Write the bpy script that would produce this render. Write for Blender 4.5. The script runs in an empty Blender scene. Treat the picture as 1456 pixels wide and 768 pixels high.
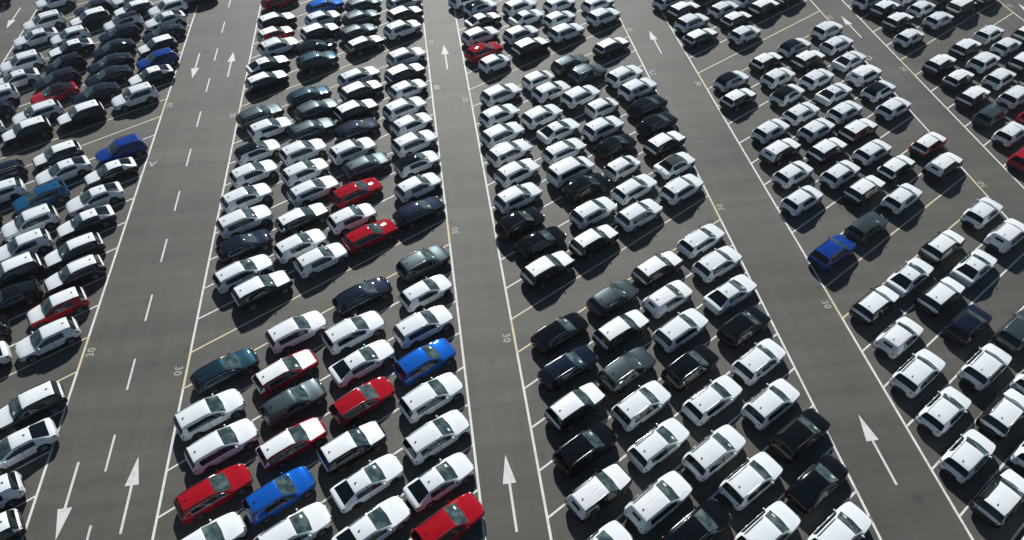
import bpy, bmesh, math, random
from math import sin, cos, radians as R, pi
from mathutils import Vector, Matrix

random.seed(7)
sc = bpy.context.scene
col = sc.collection

SUN = (34.0, 3.0, 5.0, 0.05, 0.17)   # elevation, azimuth, sun strength, sky strength, exposure
HAZE = 0.00016
ARROWS = [
 (-19.7, 22.2, True, 'white arrow pointing away, in front of the 30 strip of block B'),
 (-19.7, 68.7, True, 'white arrow pointing away on the dashed road, up by the 20 strips'),
 (-23.2, 17.6, False, 'white arrow pointing at the viewer, on the dashed road below strip 30'),
 (-23.2, 64.2, False, 'white arrow pointing at the viewer, on the dashed road up by block A'),
 (2.37, 19.1, True, 'white arrow pointing away, in lane B beside the red SUV'),
 (2.4, 66.9, True, 'white arrow pointing away, in lane B above the letter'),
 (24.97, 18.6, True, 'large white arrow pointing away, in lane C beside the black saloon'),
 (24.97, 66.6, True, 'white arrow pointing away, in lane C above the letter'),
 (47.35, 66.6, True, 'white arrow pointing away, in lane D above the letter'),
 (-45.1, 77.3, False, 'white arrow pointing at the viewer, on the lane behind block A'),
 (68.95, 66.4, True, 'white arrow pointing away, at the top corner beyond block E'),
]
TEXTS = [
 ('30', -24.55, 30.64, 90, 0.72, 'white number 30 painted on the dashed road along block A', 'painted_number', 'road number', 'bay numbers painted beside the lane lines', False),
 ('20', -24.55, 59.69, 90, 0.72, 'white number 20 painted on the dashed road along block A', 'painted_number', 'road number', 'bay numbers painted beside the lane lines', False),
 ('30', -18.42, 28.23, -90, 0.72, 'white number 30 painted on the dashed road along block B', 'painted_number', 'road number', 'bay numbers painted beside the lane lines', False),
 ('20', -18.42, 57.2, -90, 0.72, 'white number 20 painted on the dashed road along block B', 'painted_number', 'road number', 'bay numbers painted beside the lane lines', False),
 ('30', 1.1, 38.74, 90, 0.72, 'white number 30 painted in lane B along block B', 'painted_number', 'road number', 'bay numbers painted beside the lane lines', False),
 ('20', 1.1, 67.67, 90, 0.72, 'white number 20 painted in lane B along block B', 'painted_number', 'road number', 'bay numbers painted beside the lane lines', False),
 ('30', 3.65, 27.75, -90, 0.72, 'white number 30 painted in lane B along block C', 'painted_number', 'road number', 'bay numbers painted beside the lane lines', False),
 ('20', 3.65, 56.56, -90, 0.72, 'white number 20 painted in lane B along block C', 'painted_number', 'road number', 'bay numbers painted beside the lane lines', False),
 ('30', 22.95, 38.3, 90, 0.72, 'white number 30 painted in lane C along block C', 'painted_number', 'road number', 'bay numbers painted beside the lane lines', False),
 ('20', 22.95, 67.1, 90, 0.72, 'white number 20 painted in lane C along block C', 'painted_number', 'road number', 'bay numbers painted beside the lane lines', True),
 ('30', 26.95, 27.35, -90, 0.72, 'white number 30 painted in lane C along block D', 'painted_number', 'road number', 'bay numbers painted beside the lane lines', False),
 ('20', 26.95, 55.98, -90, 0.72, 'white number 20 painted in lane C along block D', 'painted_number', 'road number', 'bay numbers painted beside the lane lines', True),
 ('30', 46.0, 37.82, 90, 0.72, 'white number 30 painted in lane D along block D', 'painted_number', 'road number', 'bay numbers painted beside the lane lines', False),
 ('20', 46.0, 66.54, 90, 0.72, 'white number 20 painted in lane D along block D', 'painted_number', 'road number', 'bay numbers painted beside the lane lines', True),
 ('20', 48.6, 55.46, -90, 0.72, 'white number 20 painted in lane D along the far block', 'painted_number', 'road number', 'bay numbers painted beside the lane lines', True),
 ('20', 67.75, 66.06, 90, 0.72, 'white number 20 painted at the end of the far block', 'painted_number', 'road number', 'bay numbers painted beside the lane lines', True),
 ('A', -24.45, 50.85, 180, 1.05, 'white letter A painted beside the lane line of its block', 'painted_letter', 'road letter', 'block letters painted on the lanes', 0),
 ('B', 1.07, 59.0, 0, 1.05, 'white letter B painted beside the lane line of its block', 'painted_letter', 'road letter', 'block letters painted on the lanes', 0),
 ('C', 23.0, 58.47, 0, 1.05, 'white letter C painted beside the lane line of its block', 'painted_letter', 'road letter', 'block letters painted on the lanes', 0),
 ('D', 46.15, 57.9, 0, 1.05, 'white letter D painted beside the lane line of its block', 'painted_letter', 'road letter', 'block letters painted on the lanes', 0),
]
# block, colour, kind, x, y, heading error in degrees, label
CARS = [
 ('A', 'W', 'S', -40.89, 81.63, -0.83, 'white SUV, block A, beyond yellow strip 10, beside the dashed road'),
 ('A', 'N', 'K', -36.15, 79.2, -0.8, 'dark navy crossover parked directly ahead of the white crossover in block A'),
 ('A', 'W', 'K', -32.55, 81.17, 0.47, 'white crossover parked directly behind the dark navy crossover in block A'),
 ('A', 'Wk', 'E', -31.68, 78.49, -1.61, 'white-topped black estate parked directly behind the white-topped navy SUV in block A'),
 ('A', 'W', 'S', -27.87, 78.01, -0.1, 'white SUV parked directly behind the black-roofed white crossover in block A'),
 ('A', 'N', 'K', -24.77, 80.29, -1.58, 'dark navy crossover, block A, seventh row beyond yellow strip 20, beside the dashed road'),
 ('A', 'W', 'S', -40.73, 76.79, 0.77, 'white SUV, block A, ninth row beyond yellow strip 20, third from the dashed road'),
 ('A', 'W', 'L', -40.64, 73.61, 0.14, 'white saloon parked directly ahead of the white-topped navy SUV in block A'),
 ('A', 'W', 'K', -37.05, 73.19, 0.95, 'white crossover parked directly ahead of the black-roofed white crossover in block A'),
 ('A', 'Wn', 'S', -35.9, 76.75, -0.35, 'white-topped navy SUV parked directly ahead of the white-topped black estate in block A'),
 ('A', 'BR', 'K', -32.1, 75.39, 0.28, 'black-roofed white crossover parked directly ahead of the white SUV in block A'),
 ('A', 'N', 'E', -32.02, 73.17, -0.2, 'dark navy estate parked directly ahead of the white saloon in block A'),
 ('A', 'W', 'L', -27.69, 75.45, -0.52, 'white saloon parked directly behind the dark navy estate in block A'),
 ('A', 'N', 'L', -27.31, 72.51, 0.1, 'dark navy saloon parked directly behind the dark navy saloon in block A'),
 ('A', 'Wk', 'L', -36.27, 70.67, -0.88, 'white-topped black saloon parked directly ahead of the dark navy estate in block A'),
 ('A', 'N', 'L', -31.87, 70.03, -0.25, 'dark navy saloon parked directly ahead of the dark navy saloon in block A'),
 ('A', 'Wn', 'K', -27.44, 69.81, 0.49, 'white-topped navy crossover parked directly behind the dark navy saloon in block A'),
 ('A', 'BD', 'K', -26.92, 67.08, 0.04, 'royal blue crossover behind the dark navy saloon in block A'),
 ('A', 'W', 'S', -40.4, 68.38, -0.29, 'white SUV, block A, sixth row beyond yellow strip 20, fourth from the dashed road'),
 ('A', 'K', 'K', -36.04, 67.45, 1.53, 'black crossover parked directly ahead of the dark navy saloon in block A'),
 ('A', 'N', 'L', -31.53, 67.14, 0.04, 'dark navy saloon parked directly ahead of the white-topped navy crossover in block A'),
 ('A', 'W', 'L', -40.07, 65.38, -0.41, 'white saloon parked directly ahead of the black crossover in block A'),
 ('A', 'N', 'L', -31.14, 64.73, 0.11, 'dark navy saloon parked directly ahead of the royal blue crossover in block A'),
 ('A', 'N', 'E', -36.03, 64.76, -0.37, 'dark navy estate parked directly ahead of the dark navy saloon in block A'),
 ('A', 'Wk', 'L', -26.99, 64.12, -0.27, 'white-topped black saloon parked directly behind the dark navy saloon in block A'),
 ('A', 'W', 'S', -27.76, 60.54, -0.25, 'white SUV, block A, first row beyond yellow strip 20, beside the dashed road'),
 ('A', 'Rk', 'L', -35.6, 62.31, 1.42, 'black-roofed red saloon ahead of the dark navy saloon in block A'),
 ('A', 'N', 'L', -31.57, 61.72, 0.02, 'dark navy saloon parked directly ahead of the white-topped black saloon in block A'),
 ('A', 'W', 'S', -40.97, 62.28, 0.12, 'white SUV parked directly ahead of the dark navy estate in block A'),
 ('A', 'N', 'K', -40.46, 59.69, 0.47, 'dark navy crossover parked directly ahead of the black-roofed red saloon in block A'),
 ('A', 'W', 'E', -36.22, 59.17, 1.41, 'white estate parked directly ahead of the dark navy saloon in block A'),
 ('A', 'Wk', 'S', -32.07, 58.26, -0.16, 'white-topped black SUV parked directly ahead of the white SUV in block A'),
 ('A', 'Wk', 'S', -36.28, 56.34, -0.44, 'white-topped black SUV parked directly ahead of the white-topped black SUV in block A'),
 ('A', 'W', 'K', -40.45, 56.81, 1.73, 'white crossover, block A, second row beyond yellow strip 20, fourth from the dashed road'),
 ('A', 'Wn', 'K', -32.51, 52.38, -1.02, 'white-topped navy crossover parked directly behind the dark navy estate in block A'),
 ('A', 'BD', 'S', -27.17, 52.25, -0.26, 'royal blue SUV parked directly behind the white saloon in block A'),
 ('A', 'N', 'E', -36.69, 50.33, 0.47, 'dark navy estate parked directly ahead of the white-topped navy crossover in block A'),
 ('A', 'W', 'L', -31.45, 50.1, 1.6, 'white saloon parked directly ahead of the royal blue SUV in block A'),
 ('A', 'Wk', 'L', -27.39, 49.36, -0.66, 'white-topped black saloon parked directly behind the teal blue estate in block A'),
 ('A', 'W', 'E', -36.08, 47.77, -1.7, 'white estate, block A, second row before yellow strip 20, third from the dashed road'),
 ('A', 'C', 'E', -32.32, 46.9, 0.46, 'teal blue estate ahead of the white-topped black saloon in block A'),
 ('A', 'W', 'L', -27.86, 46.09, -0.37, 'white saloon, block A, fourth row before yellow strip 20, beside the dashed road'),
 ('A', 'N', 'K', -36.72, 44.54, -0.27, 'dark navy crossover parked directly ahead of the teal blue estate in block A'),
 ('A', 'W', 'S', -32.14, 43.72, 0.32, 'white SUV, block A, fourth row before yellow strip 20, second from the dashed road'),
 ('A', 'Wn', 'L', -27.86, 43.28, 0.16, 'white-topped navy saloon behind the white crossover in block A'),
 ('A', 'W', 'K', -31.87, 41.09, 0.2, 'white crossover parked directly ahead of the white-topped navy saloon in block A'),
 ('A', 'Wn', 'E', -27.91, 40.08, -0.3, 'white-topped navy estate parked directly behind the white-topped navy SUV in block A'),
 ('A', 'Wn', 'S', -31.85, 38.29, 0.9, 'white-topped navy SUV parked directly ahead of the white-topped navy estate in block A'),
 ('A', 'Wn', 'E', -27.21, 37.63, 1.05, 'white-topped navy estate parked directly behind the black saloon in block A'),
 ('A', 'K', 'L', -31.28, 35.78, 0.02, 'black saloon parked directly ahead of the white-topped navy estate in block A'),
 ('A', 'Wr', 'K', -27.54, 34.52, -0.32, 'white-topped red crossover parked directly behind the dark navy crossover in block A'),
 ('A', 'W', 'K', -27.4, 31.72, 0.51, 'white crossover, block A, first row beyond yellow strip 30, beside the dashed road'),
 ('A', 'N', 'K', -32.25, 32.55, 0.33, 'dark navy crossover parked directly ahead of the white-topped red crossover in block A'),
 ('A', 'W', 'L', -31.6, 30.19, -0.73, 'white saloon, block A, first row beyond yellow strip 30, second from the dashed road'),
 ('A', 'Wn', 'S', -26.95, 26.27, -0.32, 'white-topped navy SUV, block A, first row before yellow strip 30, beside the dashed road'),
 ('A', 'W', 'L', -26.85, 23.54, 0.73, 'white saloon, block A, second row before yellow strip 30, beside the dashed road'),
 ('A', 'W', 'K', -27.49, 20.21, -0.07, 'white crossover, block A, third row before yellow strip 30, beside the dashed road'),
 ('A', 'Wk', 'K', -26.8, 17.82, -0.23, 'white-topped black crossover, block A, fourth row before yellow strip 30, beside the dashed road'),
 ('B', 'R', 'E', -15.45, 78.2, 0.15, 'red estate, block B, seventh row beyond yellow strip 20, beside the dashed road'),
 ('B', 'B', 'E', -10.29, 76.3, -0.02, 'bright blue estate ahead of the white-topped navy SUV in block B'),
 ('B', 'G', 'E', -6.01, 75.89, -0.0, 'graphite grey estate, block B, fourth row beyond yellow strip 20, third from the dashed road'),
 ('B', 'W', 'S', -1.33, 75.68, -1.35, 'white SUV, block B, third row beyond yellow strip 20, fourth from the dashed road'),
 ('B', 'Wn', 'S', -15.36, 73.37, 1.22, 'white-topped navy SUV parked directly behind the bright blue estate in block B'),
 ('B', 'W', 'K', -10.4, 73.35, 0.14, 'white crossover parked directly ahead of the white-topped red crossover in block B'),
 ('B', 'G', 'E', -6.22, 72.88, -0.61, 'graphite grey estate parked directly ahead of the white-topped navy SUV in block B'),
 ('B', 'Wk', 'S', -1.38, 72.79, 0.69, 'white-topped black SUV, block B, second row beyond yellow strip 20, fourth from the dashed road'),
 ('B', 'Wr', 'K', -15.29, 70.53, 0.22, 'white-topped red crossover parked directly behind the white crossover in block B'),
 ('B', 'Wn', 'S', -10.57, 70.37, 0.01, 'white-topped navy SUV parked directly behind the graphite grey estate in block B'),
 ('B', 'G', 'E', -6.53, 69.82, 0.73, 'graphite grey estate parked directly ahead of the black estate in block B'),
 ('B', 'W', 'S', -1.73, 69.68, 1.58, 'white SUV, block B, first row beyond yellow strip 20, fourth from the dashed road'),
 ('B', 'W', 'S', -14.7, 67.98, 0.39, 'white SUV parked directly behind the white-topped navy SUV in block B'),
 ('B', 'K', 'E', -10.87, 67.31, 1.11, 'black estate parked directly behind the graphite grey estate in block B'),
 ('B', 'Wk', 'E', -5.81, 67.28, 1.51, 'white-topped black estate parked directly behind the white SUV in block B'),
 ('B', 'Wk', 'L', -15.57, 64.6, -0.71, 'white-topped black saloon parked directly behind the black estate in block B'),
 ('B', 'T', 'S', -10.6, 64.56, -0.37, 'petrol blue SUV behind the white-topped black estate in block B'),
 ('B', 'Wn', 'E', -15.44, 61.79, 0.54, 'white-topped navy estate parked directly behind the petrol blue SUV in block B'),
 ('B', 'W', 'S', -1.6, 64.01, -1.2, 'white SUV, block B, first row before yellow strip 20, fourth from the dashed road'),
 ('B', 'W', 'E', -6.44, 61.21, -0.19, 'white estate parked directly ahead of the petrol blue estate in block B'),
 ('B', 'Wn', 'S', -1.85, 60.98, 0.91, 'white-topped navy SUV parked directly ahead of the white-topped navy SUV in block B'),
 ('B', 'Wn', 'S', -6.15, 58.5, 0.73, 'white-topped navy SUV parked directly behind the white-topped navy SUV in block B'),
 ('B', 'W', 'K', -1.69, 58.19, 0.41, 'white crossover, block B, third row before yellow strip 20, fourth from the dashed road'),
 ('B', 'T', 'E', -11.16, 58.49, -1.33, 'petrol blue estate parked directly behind the white estate in block B'),
 ('B', 'G', 'E', -15.53, 55.97, 1.65, 'graphite grey estate parked directly behind the petrol blue estate in block B'),
 ('B', 'G', 'E', -10.31, 56.1, 0.39, 'graphite grey estate parked directly behind the white-topped navy SUV in block B'),
 ('B', 'Wk', 'S', -6.61, 55.35, 0.54, 'white-topped black SUV parked directly behind the white crossover in block B'),
 ('B', 'W', 'S', -2.13, 55.05, 0.35, 'white SUV parked directly ahead of the dark navy estate in block B'),
 ('B', 'W', 'K', -14.4, 53.73, -1.2, 'white crossover, block B, second row before yellow strip 20, beside the dashed road'),
 ('B', 'G', 'E', -10.62, 53.03, -1.0, 'graphite grey estate parked directly ahead of the black-roofed white crossover in block B'),
 ('B', 'N', 'E', -6.56, 52.49, -0.85, 'dark navy estate parked directly behind the white SUV in block B'),
 ('B', 'W', 'K', -1.59, 52.48, 1.34, 'white crossover, block B, fifth row beyond yellow strip 30, fourth from the dashed road'),
 ('B', 'BR', 'K', -15.19, 50.39, -0.58, 'black-roofed white crossover parked directly behind the graphite grey estate in block B'),
 ('B', 'W', 'S', -11.2, 49.81, -0.17, 'white SUV, block B, fourth row before yellow strip 20, second from the dashed road'),
 ('B', 'W', 'S', -6.93, 49.39, -0.18, 'white SUV, block B, fifth row beyond yellow strip 30, third from the dashed road'),
 ('B', 'W', 'S', -1.48, 49.66, 0.4, 'white SUV, block B, fourth row beyond yellow strip 30, fourth from the dashed road'),
 ('B', 'W', 'K', -15.23, 47.49, 0.35, 'white crossover, block B, fourth row before yellow strip 20, beside the dashed road'),
 ('B', 'W', 'K', -10.92, 47.09, 0.19, 'white crossover, block B, fifth row beyond yellow strip 30, second from the dashed road'),
 ('B', 'G', 'E', -5.72, 47.21, -0.88, 'graphite grey estate parked directly ahead of the white estate in block B'),
 ('B', 'BR', 'K', -1.4, 46.82, -2.2, 'black-roofed white crossover parked directly ahead of the red estate in block B'),
 ('B', 'W', 'E', -10.12, 44.65, 0.12, 'white estate parked directly behind the graphite grey estate in block B'),
 ('B', 'R', 'E', -6.56, 43.84, 0.19, 'red estate parked directly behind the black-roofed white crossover in block B'),
 ('B', 'W', 'K', -1.48, 43.75, 0.86, 'white crossover, block B, second row beyond yellow strip 30, fourth from the dashed road'),
 ('B', 'W', 'K', -15.5, 44.44, -0.07, 'white crossover, block B, fifth row beyond yellow strip 30, beside the dashed road'),
 ('B', 'W', 'S', -15.35, 41.64, -0.43, 'white SUV, block B, fourth row beyond yellow strip 30, beside the dashed road'),
 ('B', 'Wk', 'E', -10.85, 41.36, 0.29, 'white-topped black estate parked directly behind the red estate in block B'),
 ('B', 'W', 'K', -6.91, 40.75, -1.09, 'white crossover, block B, second row beyond yellow strip 30, third from the dashed road'),
 ('B', 'N', 'E', -1.57, 40.75, -0.73, 'dark navy estate parked directly ahead of the red estate in block B'),
 ('B', 'R', 'E', -5.52, 38.66, -0.7, 'red estate parked directly behind the dark navy estate in block B'),
 ('B', 'N', 'E', -15.09, 38.91, 0.2, 'dark navy estate parked directly behind the white-topped black estate in block B'),
 ('B', 'W', 'K', -10.83, 38.31, 1.46, 'white crossover, block B, second row beyond yellow strip 30, second from the dashed road'),
 ('B', 'W', 'K', -9.18, 36.55, 0.53, 'white crossover parked directly behind the red estate in block B'),
 ('B', 'W', 'E', -14.87, 36.09, 0.8, 'white estate, block B, second row beyond yellow strip 30, beside the dashed road'),
 ('B', 'Wn', 'S', -13.28, 34.19, 0.17, 'white-topped navy SUV parked directly behind the white crossover in block B'),
 ('B', 'G', 'S', -1.56, 35.07, 0.2, 'graphite grey SUV parked directly ahead of the dark navy estate in block B'),
 ('B', 'W', 'K', -1.56, 32.19, -0.31, 'white crossover, block B, second row before yellow strip 30, fourth from the dashed road'),
 ('B', 'N', 'E', -6.08, 32.57, -0.2, 'dark navy estate parked directly behind the graphite grey SUV in block B'),
 ('B', 'W', 'S', -1.92, 29.16, -1.7, 'white SUV, block B, third row before yellow strip 30, fourth from the dashed road'),
 ('B', 'W', 'S', -10.58, 29.97, -0.84, 'white SUV parked directly ahead of the petrol blue estate in block B'),
 ('B', 'W', 'S', -6.67, 29.35, -0.9, 'white SUV parked directly ahead of the white-topped red estate in block B'),
 ('B', 'B', 'S', -1.98, 26.23, 0.59, 'bright blue SUV ahead of the red estate in block B'),
 ('B', 'W', 'L', -6.11, 26.78, 0.46, 'white saloon parked directly ahead of the graphite grey crossover in block B'),
 ('B', 'T', 'E', -15.04, 27.4, 0.8, 'petrol blue estate parked directly behind the white SUV in block B'),
 ('B', 'Wr', 'E', -11.1, 26.76, 1.09, 'white-topped red estate parked directly behind the white SUV in block B'),
 ('B', 'W', 'S', -15.55, 24.22, -0.21, 'white SUV parked directly behind the white-topped red estate in block B'),
 ('B', 'G', 'K', -10.42, 24.3, 0.74, 'graphite grey crossover parked directly behind the white saloon in block B'),
 ('B', 'R', 'E', -6.1, 23.83, 1.37, 'red estate parked directly behind the bright blue SUV in block B'),
 ('B', 'W', 'S', -1.74, 23.45, -0.01, 'white SUV, block B, fifth row before yellow strip 30, fourth from the dashed road'),
 ('B', 'W', 'S', -14.5, 21.89, 0.76, 'white SUV parked directly behind the graphite grey crossover in block B'),
 ('B', 'Wr', 'E', -10.33, 21.47, -0.12, 'white-topped red estate parked directly behind the red estate in block B'),
 ('B', 'Wk', 'S', -6.69, 20.68, -1.13, 'white-topped black SUV parked directly behind the white SUV in block B'),
 ('B', 'W', 'S', -1.62, 20.63, 0.08, 'white SUV, block B, sixth row before yellow strip 30, third from the dashed road'),
 ('B', 'R', 'E', -14.61, 18.96, -0.58, 'red estate parked directly behind the white-topped red estate in block B'),
 ('B', 'B', 'K', -10.84, 18.25, 0.08, 'bright blue crossover behind the white-topped black SUV in block B'),
 ('B', 'W', 'L', -5.8, 18.31, -0.32, 'white saloon, block B, sixth row before yellow strip 30, second from the dashed road'),
 ('B', 'W', 'L', -1.65, 17.79, 0.22, 'white saloon, block B, seventh row before yellow strip 30, second from the dashed road'),
 ('B', 'W', 'E', -9.89, 15.95, -1.5, 'white estate, block B, sixth row before yellow strip 30, beside the dashed road'),
 ('B', 'W', 'L', -5.58, 15.55, 1.46, 'white saloon, block B, seventh row before yellow strip 30, beside the dashed road'),
 ('B', 'R', 'S', -1.34, 15.11, 0.95, 'red SUV at the eighth row before yellow strip 30 in block B'),
 ('B', 'W', 'K', -14.56, 16.02, -0.25, 'white crossover parked directly behind the bright blue crossover in block B'),
 ('C', 'W', 'K', 5.58, 75.29, -0.64, 'white crossover, block C, sixth row beyond yellow strip 20, beside the lane B'),
 ('C', 'BR', 'K', 7.15, 73.21, 0.0, 'black-roofed white crossover, block C, fifth row beyond yellow strip 20, beside the lane B'),
 ('C', 'W', 'S', 11.57, 72.82, 0.47, 'white SUV, block C, fourth row beyond yellow strip 20, second from the lane B'),
 ('C', 'W', 'K', 16.11, 72.71, 0.3, 'white crossover, block C, third row beyond yellow strip 20, third from the lane B'),
 ('C', 'W', 'E', 20.51, 72.31, 0.28, 'white estate, block C, second row beyond yellow strip 20, fourth from the lane B'),
 ('C', 'Wk', 'L', 7.09, 70.39, -1.38, 'white-topped black saloon parked directly behind the white SUV in block C'),
 ('C', 'W', 'L', 11.99, 70.34, -0.79, 'white saloon, block C, third row beyond yellow strip 20, second from the lane B'),
 ('C', 'W', 'K', 15.46, 69.46, 0.94, 'white crossover, block C, second row beyond yellow strip 20, third from the lane B'),
 ('C', 'W', 'S', 20.43, 69.17, 0.17, 'white SUV, block C, first row beyond yellow strip 20, fourth from the lane B'),
 ('C', 'W', 'S', 6.43, 67.13, -1.06, 'white SUV, block C, third row beyond yellow strip 20, beside the lane B'),
 ('C', 'W', 'S', 10.78, 66.75, -0.61, 'white SUV parked directly ahead of the red estate in block C'),
 ('C', 'W', 'S', 15.69, 66.48, -1.01, 'white SUV, block C, first row beyond yellow strip 20, third from the lane B'),
 ('C', 'R', 'E', 6.45, 64.11, -0.71, 'red estate parked directly behind the white SUV in block C'),
 ('C', 'Wk', 'S', 11.36, 64.08, 0.83, 'white-topped black SUV, block C, first row beyond yellow strip 20, second from the lane B'),
 ('C', 'W', 'H', 7.27, 61.67, -0.16, 'white city hatchback, block C, first row beyond yellow strip 20, beside the lane B'),
 ('C', 'Wn', 'E', 19.81, 63.08, 0.79, 'white-topped navy estate parked directly ahead of the graphite grey SUV in block C'),
 ('C', 'G', 'S', 14.83, 60.25, 0.13, 'graphite grey SUV parked directly behind the white-topped navy estate in block C'),
 ('C', 'G', 'S', 16.23, 58.31, -1.06, 'graphite grey SUV parked directly ahead of the white crossover in block C'),
 ('C', 'W', 'H', 11.16, 58.04, -0.46, 'white city hatchback parked directly behind the graphite grey SUV in block C'),
 ('C', 'W', 'S', 19.75, 57.4, 1.63, 'white SUV, block C, third row before yellow strip 20, fourth from the lane B'),
 ('C', 'W', 'S', 7.15, 56.0, -0.54, 'white SUV, block C, first row before yellow strip 20, beside the lane B'),
 ('C', 'W', 'K', 12.06, 55.84, -0.75, 'white crossover parked directly behind the graphite grey SUV in block C'),
 ('C', 'W', 'S', 14.7, 54.59, 0.88, 'white SUV, block C, third row before yellow strip 20, third from the lane B'),
 ('C', 'W', 'S', 20.47, 55.03, 0.06, 'white SUV, block C, fourth row before yellow strip 20, fourth from the lane B'),
 ('C', 'W', 'K', 6.53, 52.74, -0.0, 'white crossover, block C, second row before yellow strip 20, beside the lane B'),
 ('C', 'W', 'S', 10.43, 51.97, 1.04, 'white SUV, block C, third row before yellow strip 20, second from the lane B'),
 ('C', 'W', 'H', 16.32, 52.55, -1.25, 'white city hatchback, block C, fourth row before yellow strip 20, third from the lane B'),
 ('C', 'K', 'E', 20.64, 52.19, 0.3, 'black estate parked directly ahead of the white SUV in block C'),
 ('C', 'W', 'S', 6.43, 49.76, -0.75, 'white SUV, block C, third row before yellow strip 20, beside the lane B'),
 ('C', 'W', 'L', 11.6, 49.7, -1.0, 'white saloon, block C, fourth row before yellow strip 20, second from the lane B'),
 ('C', 'W', 'S', 15.65, 49.37, -0.58, 'white SUV parked directly behind the black estate in block C'),
 ('C', 'K', 'E', 20.75, 49.33, 0.82, 'black estate parked directly ahead of the black crossover in block C'),
 ('C', 'W', 'S', 6.68, 47.08, -0.1, 'white SUV, block C, fourth row before yellow strip 20, beside the lane B'),
 ('C', 'W', 'E', 11.49, 46.74, -1.31, 'white estate, block C, fifth row beyond yellow strip 30, second from the lane B'),
 ('C', 'K', 'K', 16.13, 46.68, -0.79, 'black crossover parked directly behind the black estate in block C'),
 ('C', 'Wk', 'S', 20.55, 46.31, 1.09, 'white-topped black SUV, block C, third row beyond yellow strip 30, fourth from the lane B'),
 ('C', 'W', 'S', 6.98, 44.35, 0.73, 'white SUV, block C, fifth row beyond yellow strip 30, beside the lane B'),
 ('C', 'W', 'V', 11.53, 43.89, -0.78, 'white tall van behind the black crossover in block C'),
 ('C', 'W', 'H', 16.03, 43.73, 1.73, 'white city hatchback parked directly ahead of the black SUV in block C'),
 ('C', 'W', 'C', 20.55, 43.39, -0.26, 'white convertible with black soft top ahead of the white estate in block C'),
 ('C', 'W', 'S', 6.56, 41.24, -0.85, 'white SUV, block C, fourth row beyond yellow strip 30, beside the lane B'),
 ('C', 'K', 'S', 12.36, 41.59, -0.1, 'black SUV parked directly behind the white city hatchback in block C'),
 ('C', 'W', 'E', 16.34, 41.01, 0.67, 'white estate, block C, second row beyond yellow strip 30, third from the lane B'),
 ('C', 'W', 'S', 20.19, 40.33, 1.15, 'white SUV, block C, first row beyond yellow strip 30, fourth from the lane B'),
 ('C', 'K', 'S', 6.28, 38.18, 0.74, 'black SUV, block C, third row beyond yellow strip 30, beside the lane B'),
 ('C', 'W', 'S', 12.31, 38.64, -0.31, 'white SUV, block C, second row beyond yellow strip 30, second from the lane B'),
 ('C', 'W', 'S', 15.84, 37.83, -0.4, 'white SUV, block C, first row beyond yellow strip 30, third from the lane B'),
 ('C', 'K', 'E', 7.54, 35.97, -1.04, 'black estate, block C, second row beyond yellow strip 30, beside the lane B'),
 ('C', 'Wk', 'S', 11.64, 35.48, -0.05, 'white-topped black SUV parked directly ahead of the white-topped black SUV in block C'),
 ('C', 'Wk', 'S', 7.58, 33.16, -0.43, 'white-topped black SUV parked directly behind the white-topped black SUV in block C'),
 ('C', 'W', 'E', 19.9, 34.44, 0.18, 'white estate, block C, first row before yellow strip 30, fourth from the lane B'),
 ('C', 'W', 'S', 20.27, 31.84, -0.91, 'white SUV parked directly ahead of the cover-wrapped white crossover in block C'),
 ('C', 'Wk', 'S', 15.69, 32.02, -0.37, 'white-topped black SUV parked directly behind the white estate in block C'),
 ('C', 'G', 'K', 11.7, 29.73, -0.63, 'graphite grey crossover parked directly behind the white-topped black SUV in block C'),
 ('C', 'X', 'K', 15.59, 29.12, -0.86, 'cover-wrapped white crossover parked directly behind the white SUV in block C'),
 ('C', 'W', 'L', 20.22, 28.93, -0.85, 'white saloon, block C, third row before yellow strip 30, fourth from the lane B'),
 ('C', 'K', 'E', 7.36, 27.27, -0.73, 'black estate parked directly behind the graphite grey crossover in block C'),
 ('C', 'Wk', 'S', 11.6, 26.83, -0.85, 'white-topped black SUV parked directly behind the cover-wrapped white crossover in block C'),
 ('C', 'W', 'S', 15.67, 26.3, 0.41, 'white SUV parked directly ahead of the graphite grey SUV in block C'),
 ('C', 'K', 'S', 20.07, 25.89, 0.07, 'black SUV parked directly ahead of the black SUV in block C'),
 ('C', 'N', 'E', 7.35, 24.38, -0.95, 'dark navy estate parked directly behind the white-topped black SUV in block C'),
 ('C', 'G', 'S', 11.12, 23.63, 0.37, 'graphite grey SUV parked directly behind the white SUV in block C'),
 ('C', 'K', 'S', 15.34, 23.22, 0.21, 'black SUV parked directly behind the black SUV in block C'),
 ('C', 'W', 'S', 20.0, 23.03, 1.05, 'white SUV, block C, fifth row before yellow strip 30, fourth from the lane B'),
 ('C', 'Wk', 'S', 7.23, 21.43, -0.14, 'white-topped black SUV parked directly behind the graphite grey SUV in block C'),
 ('C', 'W', 'S', 11.37, 20.93, -0.15, 'white SUV parked directly ahead of the black SUV in block C'),
 ('C', 'W', 'E', 15.99, 20.71, -0.49, 'white estate, block C, fifth row before yellow strip 30, third from the lane B'),
 ('C', 'W', 'S', 19.53, 19.87, 0.09, 'white SUV, block C, sixth row before yellow strip 30, fourth from the lane B'),
 ('C', 'K', 'S', 7.22, 18.53, 0.35, 'black SUV parked directly behind the white SUV in block C'),
 ('C', 'W', 'E', 11.7, 18.19, 0.13, 'white estate parked directly ahead of the cover-wrapped black SUV in block C'),
 ('C', 'W', 'S', 14.85, 17.17, -0.18, 'white SUV parked directly ahead of the cover-wrapped white SUV in block C'),
 ('C', 'K', 'S', 20.43, 17.51, 0.4, 'black SUV, block C, seventh row before yellow strip 30, third from the lane B'),
 ('C', 'Xk', 'S', 7.41, 15.75, 0.07, 'cover-wrapped black SUV parked directly behind the white estate in block C'),
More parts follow.
